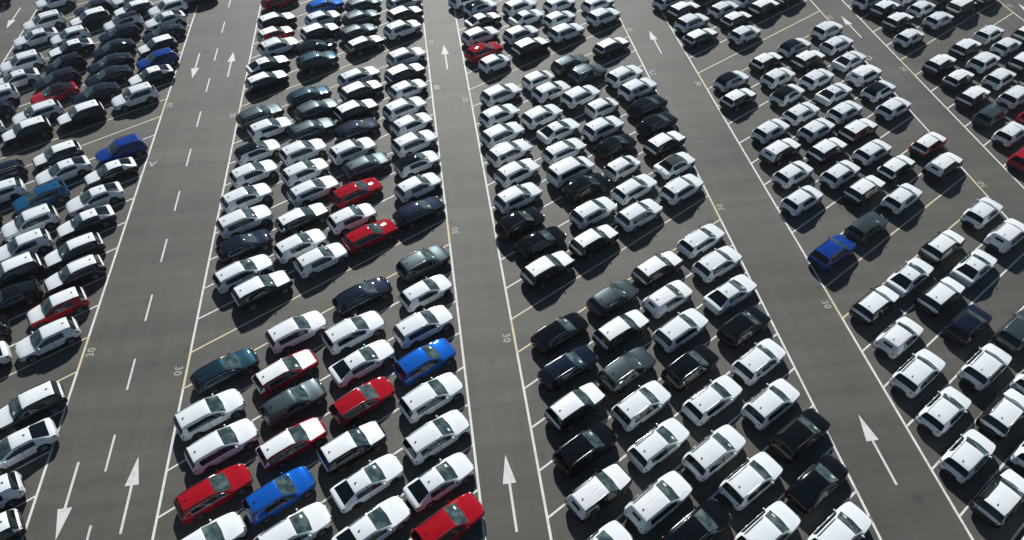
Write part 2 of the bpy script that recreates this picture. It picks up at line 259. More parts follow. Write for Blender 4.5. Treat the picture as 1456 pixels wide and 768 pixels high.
 ('C', 'X', 'S', 10.66, 14.72, 0.18, 'cover-wrapped white SUV parked directly behind the white SUV in block C'),
 ('C', 'W', 'S', 16.36, 15.16, -0.67, 'white SUV, block C, seventh row before yellow strip 30, second from the lane B'),
 ('C', 'K', 'L', 20.16, 14.47, 0.15, 'black saloon parked directly ahead of the white SUV in block C'),
 ('C', 'K', 'E', 12.32, 12.83, -0.71, 'black estate, block C, seventh row before yellow strip 30, beside the lane B'),
 ('C', 'W', 'S', 16.12, 12.14, -0.6, 'white SUV parked directly behind the black saloon in block C'),
 ('C', 'W', 'S', 20.03, 11.5, 0.12, 'white SUV, block C, ninth row before yellow strip 30, beside the lane B'),
 ('C', 'W', 'K', 6.68, 12.45, 1.51, 'white crossover parked directly behind the cover-wrapped white SUV in block C'),
 ('D', 'W', 'S', 28.68, 71.64, 0.71, 'white SUV, block D, fifth row beyond yellow strip 20, beside the lane C'),
 ('D', 'Wk', 'S', 29.72, 69.25, 0.0, 'white-topped black SUV parked directly behind the dark navy crossover in block D'),
 ('D', 'N', 'K', 33.34, 71.35, -0.13, 'dark navy crossover parked directly ahead of the white-topped black SUV in block D'),
 ('D', 'W', 'K', 34.25, 68.92, 0.71, 'white crossover, block D, third row beyond yellow strip 20, second from the lane C'),
 ('D', 'W', 'K', 37.88, 70.83, 0.99, 'white crossover, block D, third row beyond yellow strip 20, third from the lane C'),
 ('D', 'Wk', 'S', 38.86, 68.55, 0.87, 'white-topped black SUV parked directly ahead of the white-topped black crossover in block D'),
 ('D', 'Wk', 'S', 42.65, 70.54, -0.13, 'white-topped black SUV, block D, second row beyond yellow strip 20, fourth from the lane C'),
 ('D', 'W', 'S', 29.76, 66.58, 0.14, 'white SUV, block D, third row beyond yellow strip 20, beside the lane C'),
 ('D', 'Wk', 'K', 34.79, 66.44, -0.24, 'white-topped black crossover parked directly behind the white-topped black SUV in block D'),
 ('D', 'Wn', 'E', 29.73, 63.61, -0.2, 'white-topped navy estate parked directly behind the white-topped black crossover in block D'),
 ('D', 'W', 'K', 34.57, 63.37, -0.61, 'white crossover, block D, first row beyond yellow strip 20, beside the lane C'),
 ('D', 'W', 'S', 43.7, 62.85, -0.18, 'white SUV parked directly ahead of the black-roofed white crossover in block D'),
 ('D', 'BR', 'K', 38.8, 60.15, -1.54, 'black-roofed white crossover parked directly behind the white SUV in block D'),
 ('D', 'W', 'E', 43.47, 60.04, -0.86, 'white estate, block D, second row before yellow strip 20, fourth from the lane C'),
 ('D', 'Wk', 'K', 34.79, 57.92, 0.3, 'white-topped black crossover parked directly behind the black-roofed white crossover in block D'),
 ('D', 'Wk', 'S', 39.13, 57.54, -0.66, 'white-topped black SUV parked directly behind the white estate in block D'),
 ('D', 'W', 'L', 43.32, 56.94, 0.39, 'white saloon, block D, third row before yellow strip 20, third from the lane C'),
 ('D', 'BR', 'K', 29.99, 55.05, -0.93, 'black-roofed white crossover parked directly behind the white-topped black crossover in block D'),
 ('D', 'W', 'K', 34.78, 54.94, -0.26, 'white crossover, block D, second row before yellow strip 20, second from the lane C'),
 ('D', 'W', 'K', 38.49, 54.16, 0.28, 'white crossover parked directly ahead of the black-roofed white crossover in block D'),
 ('D', 'X', 'S', 43.41, 54.07, -0.74, 'cover-wrapped white SUV, block D, fourth row before yellow strip 20, fourth from the lane C'),
 ('D', 'Wk', 'K', 29.58, 52.07, -0.51, 'white-topped black crossover parked directly behind the white crossover in block D'),
 ('D', 'BR', 'K', 34.48, 51.99, 1.77, 'black-roofed white crossover parked directly behind the white crossover in block D'),
 ('D', 'W', 'L', 39.07, 51.62, -0.49, 'white saloon, block D, fourth row before yellow strip 20, third from the lane C'),
 ('D', 'BR', 'K', 43.53, 51.37, -0.51, 'black-roofed white crossover parked directly ahead of the white crossover in block D'),
 ('D', 'W', 'K', 34.54, 48.98, -0.41, 'white crossover, block D, fourth row before yellow strip 20, second from the lane C'),
 ('D', 'W', 'K', 38.66, 48.59, 0.02, 'white crossover parked directly behind the black-roofed white crossover in block D'),
 ('D', 'W', 'K', 43.49, 48.49, -0.02, 'white crossover, block D, fourth row beyond yellow strip 30, fourth from the lane C'),
 ('D', 'W', 'K', 30.65, 46.82, 0.7, 'white crossover, block D, fourth row before yellow strip 20, beside the lane C'),
 ('D', 'W', 'K', 34.83, 46.36, 0.57, 'white crossover parked directly ahead of the cover-wrapped black SUV in block D'),
 ('D', 'Wk', 'S', 38.53, 45.68, -0.29, 'white-topped black SUV, block D, fourth row beyond yellow strip 30, third from the lane C'),
 ('D', 'Xk', 'S', 30.34, 43.87, -0.26, 'cover-wrapped black SUV parked directly behind the white crossover in block D'),
 ('D', 'Wk', 'S', 34.47, 43.39, -1.01, 'white-topped black SUV, block D, fourth row beyond yellow strip 30, second from the lane C'),
 ('D', 'W', 'K', 38.31, 42.64, -1.07, 'white crossover, block D, third row beyond yellow strip 30, third from the lane C'),
 ('D', 'W', 'K', 30.16, 40.82, -0.53, 'white crossover, block D, fourth row beyond yellow strip 30, beside the lane C'),
 ('D', 'W', 'K', 34.15, 40.26, 0.52, 'white crossover, block D, third row beyond yellow strip 30, second from the lane C'),
 ('D', 'Wk', 'S', 35.22, 38.05, 0.09, 'white-topped black SUV parked directly behind the white-topped black crossover in block D'),
 ('D', 'Wk', 'K', 39.25, 40.31, 0.57, 'white-topped black crossover parked directly behind the white-topped red crossover in block D'),
 ('D', 'Wr', 'K', 43.79, 42.96, 0.67, 'white-topped red crossover parked directly ahead of the white-topped black crossover in block D'),
 ('D', 'Xk', 'S', 43.41, 39.95, -0.12, 'cover-wrapped black SUV, block D, first row beyond yellow strip 30, fourth from the lane C'),
 ('D', 'W', 'K', 37.76, 36.65, 1.5, 'white crossover parked directly ahead of the graphite grey crossover in block D'),
 ('D', 'W', 'K', 29.52, 37.6, -0.37, 'white crossover, block D, third row beyond yellow strip 30, beside the lane C'),
 ('D', 'G', 'K', 33.24, 33.92, -0.45, 'graphite grey crossover parked directly behind the white crossover in block D'),
 ('D', 'BD', 'S', 29.34, 31.74, -0.31, 'royal blue SUV parked directly behind the graphite grey crossover in block D'),
 ('D', 'W', 'K', 43.26, 34.11, 0.81, 'white crossover, block D, first row before yellow strip 30, fourth from the lane C'),
 ('D', 'X', 'S', 43.65, 31.45, -0.1, 'cover-wrapped white SUV, block D, second row before yellow strip 30, fourth from the lane C'),
 ('D', 'Wk', 'S', 37.97, 31.06, -0.53, 'white-topped black SUV parked directly ahead of the white saloon in block D'),
 ('D', 'W', 'L', 39.17, 28.77, 0.31, 'white saloon, block D, second row before yellow strip 30, third from the lane C'),
 ('D', 'W', 'L', 33.92, 28.62, 0.81, 'white saloon, block D, first row before yellow strip 30, second from the lane C'),
 ('D', 'Wk', 'S', 35.11, 26.5, -0.08, 'white-topped black SUV parked directly ahead of the cover-wrapped white crossover in block D'),
 ('D', 'Wk', 'S', 30.05, 26.45, -0.18, 'white-topped black SUV, block D, first row before yellow strip 30, beside the lane C'),
 ('D', 'X', 'K', 30.26, 23.56, 0.78, 'cover-wrapped white crossover parked directly behind the white-topped black SUV in block D'),
 ('D', 'N', 'K', 35.56, 23.86, 0.7, 'dark navy crossover, block D, third row before yellow strip 30, second from the lane C'),
 ('D', 'W', 'S', 29.98, 20.66, 0.68, 'white SUV, block D, third row before yellow strip 30, beside the lane C'),
 ('D', 'G', 'S', 38.67, 22.81, -0.55, 'graphite grey SUV parked directly ahead of the white SUV in block D'),
 ('D', 'W', 'S', 34.64, 20.48, 0.2, 'white SUV parked directly behind the graphite grey SUV in block D'),
 ('D', 'W', 'K', 30.13, 17.82, 0.26, 'white crossover, block D, fourth row before yellow strip 30, beside the lane C'),
 ('D', 'W', 'K', 37.45, 19.14, -1.28, 'white crossover, block D, fifth row before yellow strip 30, third from the lane C'),
 ('D', 'Wk', 'S', 33.77, 17.09, 0.86, 'white-topped black SUV, block D, fifth row before yellow strip 30, second from the lane C'),
 ('D', 'W', 'K', 29.82, 14.81, 0.07, 'white crossover, block D, fifth row before yellow strip 30, beside the lane C'),
 ('D', 'Wk', 'S', 30.24, 12.12, -0.24, 'white-topped black SUV, block D, sixth row before yellow strip 30, beside the lane C'),
 ('D', 'W', 'K', 34.3, 14.51, 1.62, 'white crossover, block D, sixth row before yellow strip 30, second from the lane C'),
 ('D', 'W', 'K', 30.94, 9.38, 0.1, 'white crossover, block D, seventh row before yellow strip 30, beside the lane C'),
 ('E', 'W', 'S', 51.25, 68.47, -0.52, 'white SUV, fourth row beyond yellow strip 20, beside the lane D'),
 ('E', 'Wk', 'S', 52.3, 66.36, -0.05, 'white-topped black SUV, third row beyond yellow strip 20, beside the lane D'),
 ('E', 'W', 'K', 55.82, 68.58, 0.4, 'white crossover, third row beyond yellow strip 20, second from the lane D'),
 ('E', 'W', 'K', 56.39, 65.86, 0.58, 'white crossover parked directly behind the graphite grey SUV beyond lane D'),
 ('E', 'G', 'S', 60.09, 67.83, -0.04, 'graphite grey SUV parked directly ahead of the white crossover beyond lane D'),
 ('E', 'Wk', 'V', 60.94, 65.41, -0.62, 'white-topped black tall van behind the white-topped black SUV beyond lane D'),
 ('E', 'Wk', 'S', 65.08, 67.26, -0.5, 'white-topped black SUV parked directly ahead of the white-topped black tall van beyond lane D'),
 ('E', 'Wk', 'S', 52.32, 63.56, -0.58, 'white-topped black SUV, second row beyond yellow strip 20, beside the lane D'),
 ('E', 'W', 'K', 56.88, 63.22, -0.75, 'white crossover, first row beyond yellow strip 20, second from the lane D'),
 ('E', 'W', 'K', 51.73, 60.23, -0.01, 'white crossover, first row beyond yellow strip 20, beside the lane D'),
 ('E', 'W', 'E', 60.61, 59.71, -0.35, 'white estate, first row before yellow strip 20, third from the lane D'),
 ('E', 'Wk', 'S', 56.39, 57.29, 0.04, 'white-topped black SUV parked directly behind the white estate beyond lane D'),
 ('E', 'W', 'K', 60.86, 57.06, -0.59, 'white crossover, second row before yellow strip 20, third from the lane D'),
 ('E', 'Wk', 'S', 64.68, 59.06, -0.62, 'white-topped black SUV parked directly ahead of the white crossover beyond lane D'),
 ('E', 'W', 'S', 56.64, 54.57, -0.13, 'white SUV, second row before yellow strip 20, second from the lane D'),
 ('E', 'Wk', 'S', 52.01, 54.83, -0.25, 'white-topped black SUV parked directly behind the white-topped black SUV beyond lane D'),
 ('E', 'Wk', 'S', 60.72, 54.05, 0.82, 'white-topped black SUV, third row before yellow strip 20, third from the lane D'),
 ('E', 'Wk', 'K', 52.36, 52.12, -0.65, 'white-topped black crossover parked directly behind the white SUV beyond lane D'),
 ('E', 'W', 'S', 56.43, 51.62, 0.15, 'white SUV, third row before yellow strip 20, second from the lane D'),
 ('E', 'Wk', 'S', 52.02, 49.08, -0.03, 'white-topped black SUV parked directly behind the white SUV beyond lane D'),
 ('E', 'W', 'S', 56.04, 48.51, -0.94, 'white SUV parked directly ahead of the graphite grey crossover beyond lane D'),
 ('E', 'G', 'K', 51.86, 46.1, 0.52, 'graphite grey crossover parked directly behind the white SUV beyond lane D'),
 ('E', 'W', 'K', 51.96, 43.27, 0.12, 'white crossover parked directly behind the red crossover beyond lane D'),
 ('E', 'Wk', 'S', 59.64, 50.59, -1.5, 'white-topped black SUV, fourth row before yellow strip 20, third from the lane D'),
 ('E', 'R', 'K', 55.91, 45.51, 0.43, 'red crossover parked directly ahead of the white crossover beyond lane D'),
 ('E', 'R', 'K', 51.2, 39.95, 0.67, 'red crossover, fourth row beyond yellow strip 30, beside the lane D'),
 ('Z', 'Wk', 'K', -48.32, 82.79, -0.57, 'white-topped black crossover across the far lane, cut off at the top corner'),
]

# ------------------------------------------------------------------ helpers
def link(o, parent=None):
    col.objects.link(o)
    if parent is not None:
        o.parent = parent
    return o

def mesh_obj(name, bm, mat, parent=None, smooth=True):
    me = bpy.data.meshes.new(name)
    if smooth:
        for f in bm.faces:
            f.smooth = True
    bm.to_mesh(me); bm.free()
    if mat is not None:
        me.materials.append(mat)
    return link(bpy.data.objects.new(name, me), parent)

def tag(o, label, cat, group=None, kind=None):
    if label: o['label'] = label
    if cat: o['category'] = cat
    if group: o['group'] = group
    if kind: o['kind'] = kind
    return o

def structure(o):
    o['kind'] = 'structure'
    return o

def add_box(bm, cx, cy, cz, sx, sy, sz, rz=0.0, ry=0.0, bev=0.0, taper=1.0):
    r = bmesh.ops.create_cube(bm, size=1.0)
    vs = r['verts']
    for v in vs:
        t = taper if v.co.z > 0 else 1.0
        v.co = Vector((v.co.x * sx * t, v.co.y * sy * t, v.co.z * sz))
    if bev > 0:
        es = list({e for v in vs for e in v.link_edges})
        rb = bmesh.ops.bevel(bm, geom=es, offset=bev, segments=2, profile=0.6, affect='EDGES')
        vs = list({v for f in rb['faces'] for v in f.verts} | {v for v in vs if v.is_valid})
    m = Matrix.Translation((cx, cy, cz)) @ Matrix.Rotation(rz, 4, 'Z') @ Matrix.Rotation(ry, 4, 'Y')
    bmesh.ops.transform(bm, matrix=m, verts=vs)

def add_tube(bm, pts, r, n=6, closed=False):
    pts = [Vector(p) for p in pts]
    rings = []
    N = len(pts)
    for i, p in enumerate(pts):
        a = pts[(i - 1) % N] if (closed or i > 0) else p
        b = pts[(i + 1) % N] if (closed or i < N - 1) else p
        d = (b - a)
        if d.length < 1e-6: d = Vector((1, 0, 0))
        d.normalize()
        u = d.cross(Vector((0, 0, 1)))
        if u.length < 1e-4: u = Vector((0, 1, 0))
        u.normalize(); w = u.cross(d)
        rings.append([bm.verts.new(p + u * r * cos(2 * pi * k / n) + w * r * sin(2 * pi * k / n)) for k in range(n)])
    m = N if closed else N - 1
    for i in range(m):
        A, B = rings[i], rings[(i + 1) % N]
        for k in range(n):
            bm.faces.new((A[k], A[(k + 1) % n], B[(k + 1) % n], B[k]))
    if not closed:
        bm.faces.new(rings[0][::-1]); bm.faces.new(rings[-1])

# ------------------------------------------------------------------ materials
def mat(name):
    m = bpy.data.materials.new(name); m.use_nodes = True
    nt = m.node_tree
    return m, nt, nt.nodes['Principled BSDF']

def N(nt, t, **kw):
    n = nt.nodes.new(t)
    for k, v in kw.items():
        setattr(n, k, v)
    return n

def paint(name, c, rough=0.3, metal=0.0, coat=1.0, dust=0.06, crough=0.04, spec=.3):
    """car paint: base colour, a coat and a little road dust laid down by noise"""
    m, nt, b = mat(name)
    tc = N(nt, 'ShaderNodeTexCoord'); nz = N(nt, 'ShaderNodeTexNoise')
    oi = N(nt, 'ShaderNodeObjectInfo')
    va = N(nt, 'ShaderNodeVectorMath', operation='ADD')
    nz.inputs['Scale'].default_value = 1.7; nz.inputs['Detail'].default_value = 5
    nt.links.new(tc.outputs['Object'], va.inputs[0]); nt.links.new(oi.outputs['Location'], va.inputs[1])
    nt.links.new(va.outputs[0], nz.inputs['Vector'])
    rp = N(nt, 'ShaderNodeMapRange'); rp.inputs[1].default_value = 0.35; rp.inputs[2].default_value = 0.8
    rp.inputs[3].default_value = 0.0; rp.inputs[4].default_value = dust
    nt.links.new(nz.outputs['Fac'], rp.inputs[0])
    mx = N(nt, 'ShaderNodeMix', data_type='RGBA')
    mx.inputs[6].default_value = (*c, 1); mx.inputs[7].default_value = (0.30, 0.28, 0.25, 1)
    nt.links.new(rp.outputs[0], mx.inputs[0])
    # shut lines of the doors, cut into the flanks
    sx = N(nt, 'ShaderNodeSeparateXYZ'); nt.links.new(tc.outputs['Object'], sx.inputs[0])
    def op(o, a, b_=None):
        q = N(nt, 'ShaderNodeMath', operation=o)
        for i_, s_ in enumerate((a, b_)):
            if s_ is None: continue
            if isinstance(s_, (int, float)): q.inputs[i_].default_value = s_
            else: nt.links.new(s_, q.inputs[i_])
        return q.outputs[0]
    sl = op('ADD', sx.outputs[0], op('MULTIPLY', sx.outputs[2], .10))
    d = op('MINIMUM', op('ABSOLUTE', op('SUBTRACT', sl, .78)), op('MINIMUM', op('ABSOLUTE', op('SUBTRACT', sl, -.20)), op('ABSOLUTE', op('ADD', sl, 1.02))))
    gap = op('MULTIPLY', op('LESS_THAN', d, .011), op('MULTIPLY', op('GREATER_THAN', op('ABSOLUTE', sx.outputs[1]), .70), op('MULTIPLY', op('GREATER_THAN', sx.outputs[2], .30), op('LESS_THAN', sx.outputs[2], .93))))
    mg = N(nt, 'ShaderNodeMix', data_type='RGBA'); mg.inputs[7].default_value = (.01, .01, .01, 1)
    nt.links.new(gap, mg.inputs[0]); nt.links.new(mx.outputs[2], mg.inputs[6]); nt.links.new(mg.outputs[2], b.inputs['Base Color'])
    ra = N(nt, 'ShaderNodeMath', operation='ADD'); ra.inputs[1].default_value = rough
    nt.links.new(rp.outputs[0], ra.inputs[0]); nt.links.new(ra.outputs[0], b.inputs['Roughness'])
    b.inputs['Metallic'].default_value = metal
    b.inputs['Coat Weight'].default_value = coat
    b.inputs['Coat Roughness'].default_value = crough
    b.inputs['Specular IOR Level'].default_value = spec
    return m

def plain(name, c, rough=0.5, metal=0.0, coat=0.0, spec=0.5):
    m, nt, b = mat(name)
    b.inputs['Base Color'].default_value = (*c, 1)
    b.inputs['Roughness'].default_value = rough
    b.inputs['Metallic'].default_value = metal
    b.inputs['Coat Weight'].default_value = coat
    b.inputs['Specular IOR Level'].default_value = spec
    return m

def wrap_mat(name, c, bump=0.25, rough=0.42):
    """matt white transport film with soft creases"""
    m, nt, b = mat(name)
    tc = N(nt, 'ShaderNodeTexCoord'); oi = N(nt, 'ShaderNodeObjectInfo')
    va = N(nt, 'ShaderNodeVectorMath', operation='ADD')
    nt.links.new(tc.outputs['Object'], va.inputs[0]); nt.links.new(oi.outputs['Location'], va.inputs[1])
    nz = N(nt, 'ShaderNodeTexNoise'); nz.inputs['Scale'].default_value = 2.2; nz.inputs['Detail'].default_value = 3
    nz.inputs['Distortion'].default_value = 1.5
    mp = N(nt, 'ShaderNodeMapping'); mp.inputs['Scale'].default_value = (0.6, 2.2, 1.0)
    nt.links.new(va.outputs[0], mp.inputs['Vector']); nt.links.new(mp.outputs[0], nz.inputs['Vector'])
    bp = N(nt, 'ShaderNodeBump'); bp.inputs['Strength'].default_value = bump; bp.inputs['Distance'].default_value = 0.12
    nt.links.new(nz.outputs['Fac'], bp.inputs['Height']); nt.links.new(bp.outputs[0], b.inputs['Normal'])
    b.inputs['Base Color'].default_value = (*c, 1); b.inputs['Roughness'].default_value = rough
    return m

PAINT = {
    'white':  paint('white_paint', (0.755, 0.795, 0.81), 0.38, 0.0, 1.0, 0.05, .05, .1),
    'pearl':  paint('pearl_white_paint', (0.69, 0.735, 0.76), 0.40, 0.0, 1.0, 0.08, .05, .1),
    'black':  paint('black_paint', (0.0025, 0.0025, 0.003), 0.5, 0.0, 1.0, 0.004, .03, 0.0),
    'navy':   paint('navy_paint', (0.005, 0.008, 0.019), 0.42, 0.2, 1.0, 0.006, .03, 0.0),
    'grey':   paint('graphite_paint', (0.050, 0.068, 0.073), 0.40, 0.5, 1.0, 0.015, .03, 0.0),
    'petrol': paint('petrol_paint', (0.007, 0.027, 0.042), 0.40, 0.4, 1.0, 0.01, .03, 0.0),
    'red':    paint('red_paint', (0.34, 0.004, 0.010), 0.4, 0.0, 1.0, 0.015, .03, 0.0),
    'blue':   paint('blue_paint', (0.004, 0.085, 0.40), 0.4, 0.1, 1.0, 0.015, .03, 0.0),
    'royal':  paint('royal_blue_paint', (0.004, 0.040, 0.24), 0.4, 0.1, 1.0, 0.015, .03, 0.0),
    'teal':   paint('teal_paint', (0.006, 0.075, 0.17), 0.4, 0.0, 1.0, 0.02, .03, 0.0),
}
FILM = wrap_mat('white_film', (0.77, 0.80, 0.81), 0.12, 0.42)
COVER = wrap_mat('white_cover_fabric', (0.72, 0.74, 0.75), 0.22, 0.6)
SOFT = plain('black_soft_top_fabric', (0.012, 0.012, 0.013), 0.85)
GLASS = plain('tinted_glass', (0.003, 0.006, 0.007), 0.03, 0.0, 0.0, 0.45)
def tinted(name, c, c2, scale):
    # dark tinted glass over a cabin of which only soft lighter patches (seats, papers, dashboard) show
    m, nt, b = mat(name)
    tc = N(nt, 'ShaderNodeTexCoord'); oi = N(nt, 'ShaderNodeObjectInfo'); va = N(nt, 'ShaderNodeVectorMath', operation='ADD')
    nt.links.new(tc.outputs['Object'], va.inputs[0]); nt.links.new(oi.outputs['Location'], va.inputs[1])
    nz = N(nt, 'ShaderNodeTexNoise'); nz.inputs['Scale'].default_value = scale; nz.inputs['Detail'].default_value = 2
    nt.links.new(va.outputs[0], nz.inputs['Vector'])
    r = N(nt, 'ShaderNodeMapRange'); r.inputs[1].default_value = .42; r.inputs[2].default_value = .72
    nt.links.new(nz.outputs['Fac'], r.inputs[0])
    mx = N(nt, 'ShaderNodeMix', data_type='RGBA'); mx.inputs[6].default_value = (*c, 1); mx.inputs[7].default_value = (*c2, 1)
    nt.links.new(r.outputs[0], mx.inputs[0]); nt.links.new(mx.outputs[2], b.inputs['Base Color'])
    b.inputs['Roughness'].default_value = .03; b.inputs['Specular IOR Level'].default_value = .5
    return m
GLASSF = tinted('windscreen_glass', (0.022, 0.044, 0.044), (0.105, 0.145, 0.140), 1.9)
GLASSS = tinted('side_glass', (0.004, 0.008, 0.009), (0.022, 0.035, 0.036), 2.4)
TRIM = plain('black_plastic', (0.012, 0.012, 0.013), 0.55)
UNDER = plain('underbody_black', (0.006, 0.006, 0.006), 0.8)
GLOSSK = plain('gloss_black', (0.006, 0.006, 0.007), 0.12, 0.0, 1.0)
ALLOY = plain('alloy', (0.42, 0.43, 0.45), 0.32, 0.85)
RIMK = plain('dark_alloy', (0.05, 0.05, 0.055), 0.3, 0.7)
CHROME = plain('chrome', (0.72, 0.73, 0.74), 0.14, 1.0)
SILVER = plain('satin_aluminium', (0.55, 0.56, 0.57), 0.3, 0.9)
TYRE = plain('tyre_rubber', (0.012, 0.012, 0.012), 0.8)
TAIL = plain('tail_lamp_red', (0.30, 0.008, 0.016), 0.12, 0.0, 1.0)
HEAD = plain('head_lamp_clear', (0.10, 0.115, 0.125), 0.08, 0.3, 1.0)
PLATE = plain('plate_holder', (0.02, 0.02, 0.02), 0.5)

# ------------------------------------------------------------------ car bodies
# station: x, underside z, belt z, top z, half width factor, roof half width factor
BODY = {
 'suv': dict(L=4.55, W=1.86, st=[
  (-2.275, .44, .62, .72, .76, .58), (-2.255, .31, .84, .93, .88, .68), (-2.19, .25, 1.00, 1.07, .95, .745),
  (-1.90, .22, 1.03, 1.575, .98, .69), (-1.72, .215, 1.03, 1.605, .99, .70), (-0.95, .21, 1.02, 1.645, 1.0, .715),
  (-.15, .21, 1.01, 1.65, 1.0, .72), (.32, .21, 1.0, 1.60, 1.0, .70), (.78, .21, .99, 1.33, 1.0, .735), (1.08, .21, .975, 1.10, 1.0, .78),
  (1.28, .22, .95, 1.05, .995, .78), (1.86, .23, .89, .97, .97, .76), (2.13, .26, .78, .86, .90, .68),
  (2.24, .33, .62, .69, .79, .58), (2.275, .42, .54, .59, .72, .50)],
  rb=2, rt=3, ss=4, se=8, wt=7, wb=9, ff=12, wheelbase=2.66, wr=.345, clad=True, rails=True, lampz=.94, chrome=False),
 'crossover': dict(L=4.28, W=1.79, st=[
  (-2.14, .43, .58, .68, .76, .58), (-2.12, .30, .78, .88, .88, .68), (-2.05, .24, .93, 1.01, .95, .745),
  (-1.74, .21, .97, 1.43, .98, .665), (-1.55, .205, .97, 1.475, .99, .68), (-1.24, .20, .965, 1.50, 1.0, .69),
  (-.15, .20, .95, 1.52, 1.0, .70), (.27, .20, .94, 1.48, 1.0, .685), (.72, .20, .93, 1.23, 1.0, .73), (1.02, .20, .915, 1.03, 1.0, .78),
  (1.2, .21, .89, .985, .995, .78), (1.76, .22, .83, .91, .97, .76), (2.0, .25, .72, .80, .90, .68),
  (2.105, .31, .57, .64, .79, .58), (2.14, .40, .50, .55, .72, .50)],
  rb=2, rt=3, ss=5, se=8, wt=7, wb=9, ff=12, wheelbase=2.62, wr=.335, clad=True, rails=False, lampz=.88, chrome=False),
 'estate': dict(L=4.72, W=1.83, st=[
  (-2.36, .42, .58, .68, .76, .58), (-2.34, .29, .78, .88, .88, .68), (-2.27, .23, .92, .995, .95, .74),
  (-1.93, .20, .955, 1.40, .97, .65), (-1.72, .195, .955, 1.43, .985, .665), (-1.0, .19, .945, 1.475, 1.0, .68),
  (-.2, .19, .935, 1.485, 1.0, .685), (.25, .19, .925, 1.445, 1.0, .67), (.74, .19, .91, 1.19, 1.0, .72), (1.08, .19, .895, .995, 1.0, .77),
  (1.28, .20, .87, .955, .995, .77), (1.92, .21, .80, .875, .965, .75), (2.2, .24, .69, .765, .89, .67),
  (2.32, .30, .55, .61, .78, .57), (2.36, .38, .48, .53, .71, .49)],
  rb=2, rt=3, ss=4, se=8, wt=7, wb=9, ff=12, wheelbase=2.72, wr=.33, clad=False, rails=True, lampz=.86, chrome=True),
 'liftback': dict(L=4.70, W=1.82, st=[
  (-2.35, .43, .60, .70, .75, .58), (-2.33, .29, .80, .90, .87, .68), (-2.26, .23, .92, 1.01, .93, .735),
  (-2.02, .20, .93, 1.035, .955, .735), (-1.12, .195, .935, 1.385, .99, .64), (-.85, .19, .935, 1.425, 1.0, .65),
  (-.2, .19, .93, 1.45, 1.0, .665), (.22, .19, .92, 1.41, 1.0, .655), (.72, .19, .905, 1.17, 1.0, .71), (1.07, .19, .89, .985, 1.0, .765),
  (1.27, .20, .865, .945, .995, .765), (1.9, .21, .79, .865, .965, .745), (2.18, .24, .68, .755, .885, .665),
  (2.31, .30, .54, .60, .77, .57), (2.35, .38, .47, .52, .70, .49)],
  rb=3, rt=4, ss=4, se=8, wt=7, wb=9, ff=12, wheelbase=2.70, wr=.33, clad=False, rails=False, lampz=.84, chrome=True),
 'city': dict(L=3.60, W=1.65, st=[
  (-1.80, .40, .58, .68, .80, .62), (-1.785, .28, .82, .90, .91, .72), (-1.74, .22, .93, 1.0, .96, .77),
  (-1.56, .20, .95, 1.395, .98, .73), (-1.40, .195, .95, 1.43, .99, .735), (-0.8, .19, .945, 1.475, 1.0, .745),
  (-.1, .19, .94, 1.48, 1.0, .745), (.35, .19, .93, 1.43, 1.0, .73), (.78, .19, .92, 1.20, 1.0, .76), (1.02, .19, .905, 1.02, 1.0, .79),
  (1.14, .20, .88, .975, .99, .79), (1.48, .21, .82, .90, .96, .77), (1.67, .24, .71, .79, .90, .69),
  (1.765, .30, .56, .63, .80, .59), (1.80, .38, .49, .54, .73, .51)],
  rb=2, rt=3, ss=4, se=8, wt=7, wb=9, ff=12, wheelbase=2.42, wr=.30, clad=False, rails=False, lampz=.92, chrome=False),
 'van': dict(L=4.75, W=1.86, st=[
  (-2.375, .42, .62, .74, .84, .68), (-2.365, .30, .95, 1.03, .93, .78), (-2.335, .24, 1.06, 1.13, .965, .82),
  (-2.20, .21, 1.08, 1.745, .98, .775), (-2.02, .205, 1.08, 1.79, .99, .785), (-1.1, .20, 1.07, 1.83, 1.0, .80),
  (0.0, .20, 1.06, 1.83, 1.0, .80), (.62, .20, 1.05, 1.76, 1.0, .775), (1.08, .20, 1.03, 1.43, 1.0, .79), (1.38, .20, 1.01, 1.17, 1.0, .80),
  (1.52, .21, .985, 1.10, .99, .79), (2.0, .22, .91, 1.0, .965, .76), (2.24, .25, .78, .86, .90, .69),
  (2.345, .31, .61, .69, .79, .59), (2.375, .40, .53, .58, .72, .51)],
  rb=2, rt=3, ss=4, se=8, wt=7, wb=9, ff=12, wheelbase=2.72, wr=.335, clad=False, rails=False, lampz=1.0, chrome=False),
 'convertible': dict(L=4.27, W=1.81, st=[
  (-2.135, .43, .60, .70, .76, .58), (-2.115, .30, .82, .91, .88, .69), (-2.05, .24, .95, 1.035, .94, .755),
  (-1.60, .21, .965, 1.07, .975, .74), (-1.05, .205, .965, 1.46, .99, .61), (-0.75, .20, .96, 1.51, 1.0, .645),
  (-.15, .20, .955, 1.53, 1.0, .665), (.22, .20, .945, 1.49, 1.0, .66), (.68, .20, .935, 1.24, 1.0, .72), (1.0, .20, .92, 1.035, 1.0, .78),
  (1.2, .21, .89, .985, .995, .78), (1.76, .22, .83, .91, .97, .76), (2.0, .25, .72, .80, .90, .68),
  (2.1, .31, .57, .64, .79, .58), (2.135, .40, .50, .55, .72, .50)],
  rb=3, rt=4, ss=4, se=8, wt=7, wb=9, ff=12, wheelbase=2.63, wr=.335, clad=True, rails=False, lampz=.88, chrome=False),
}
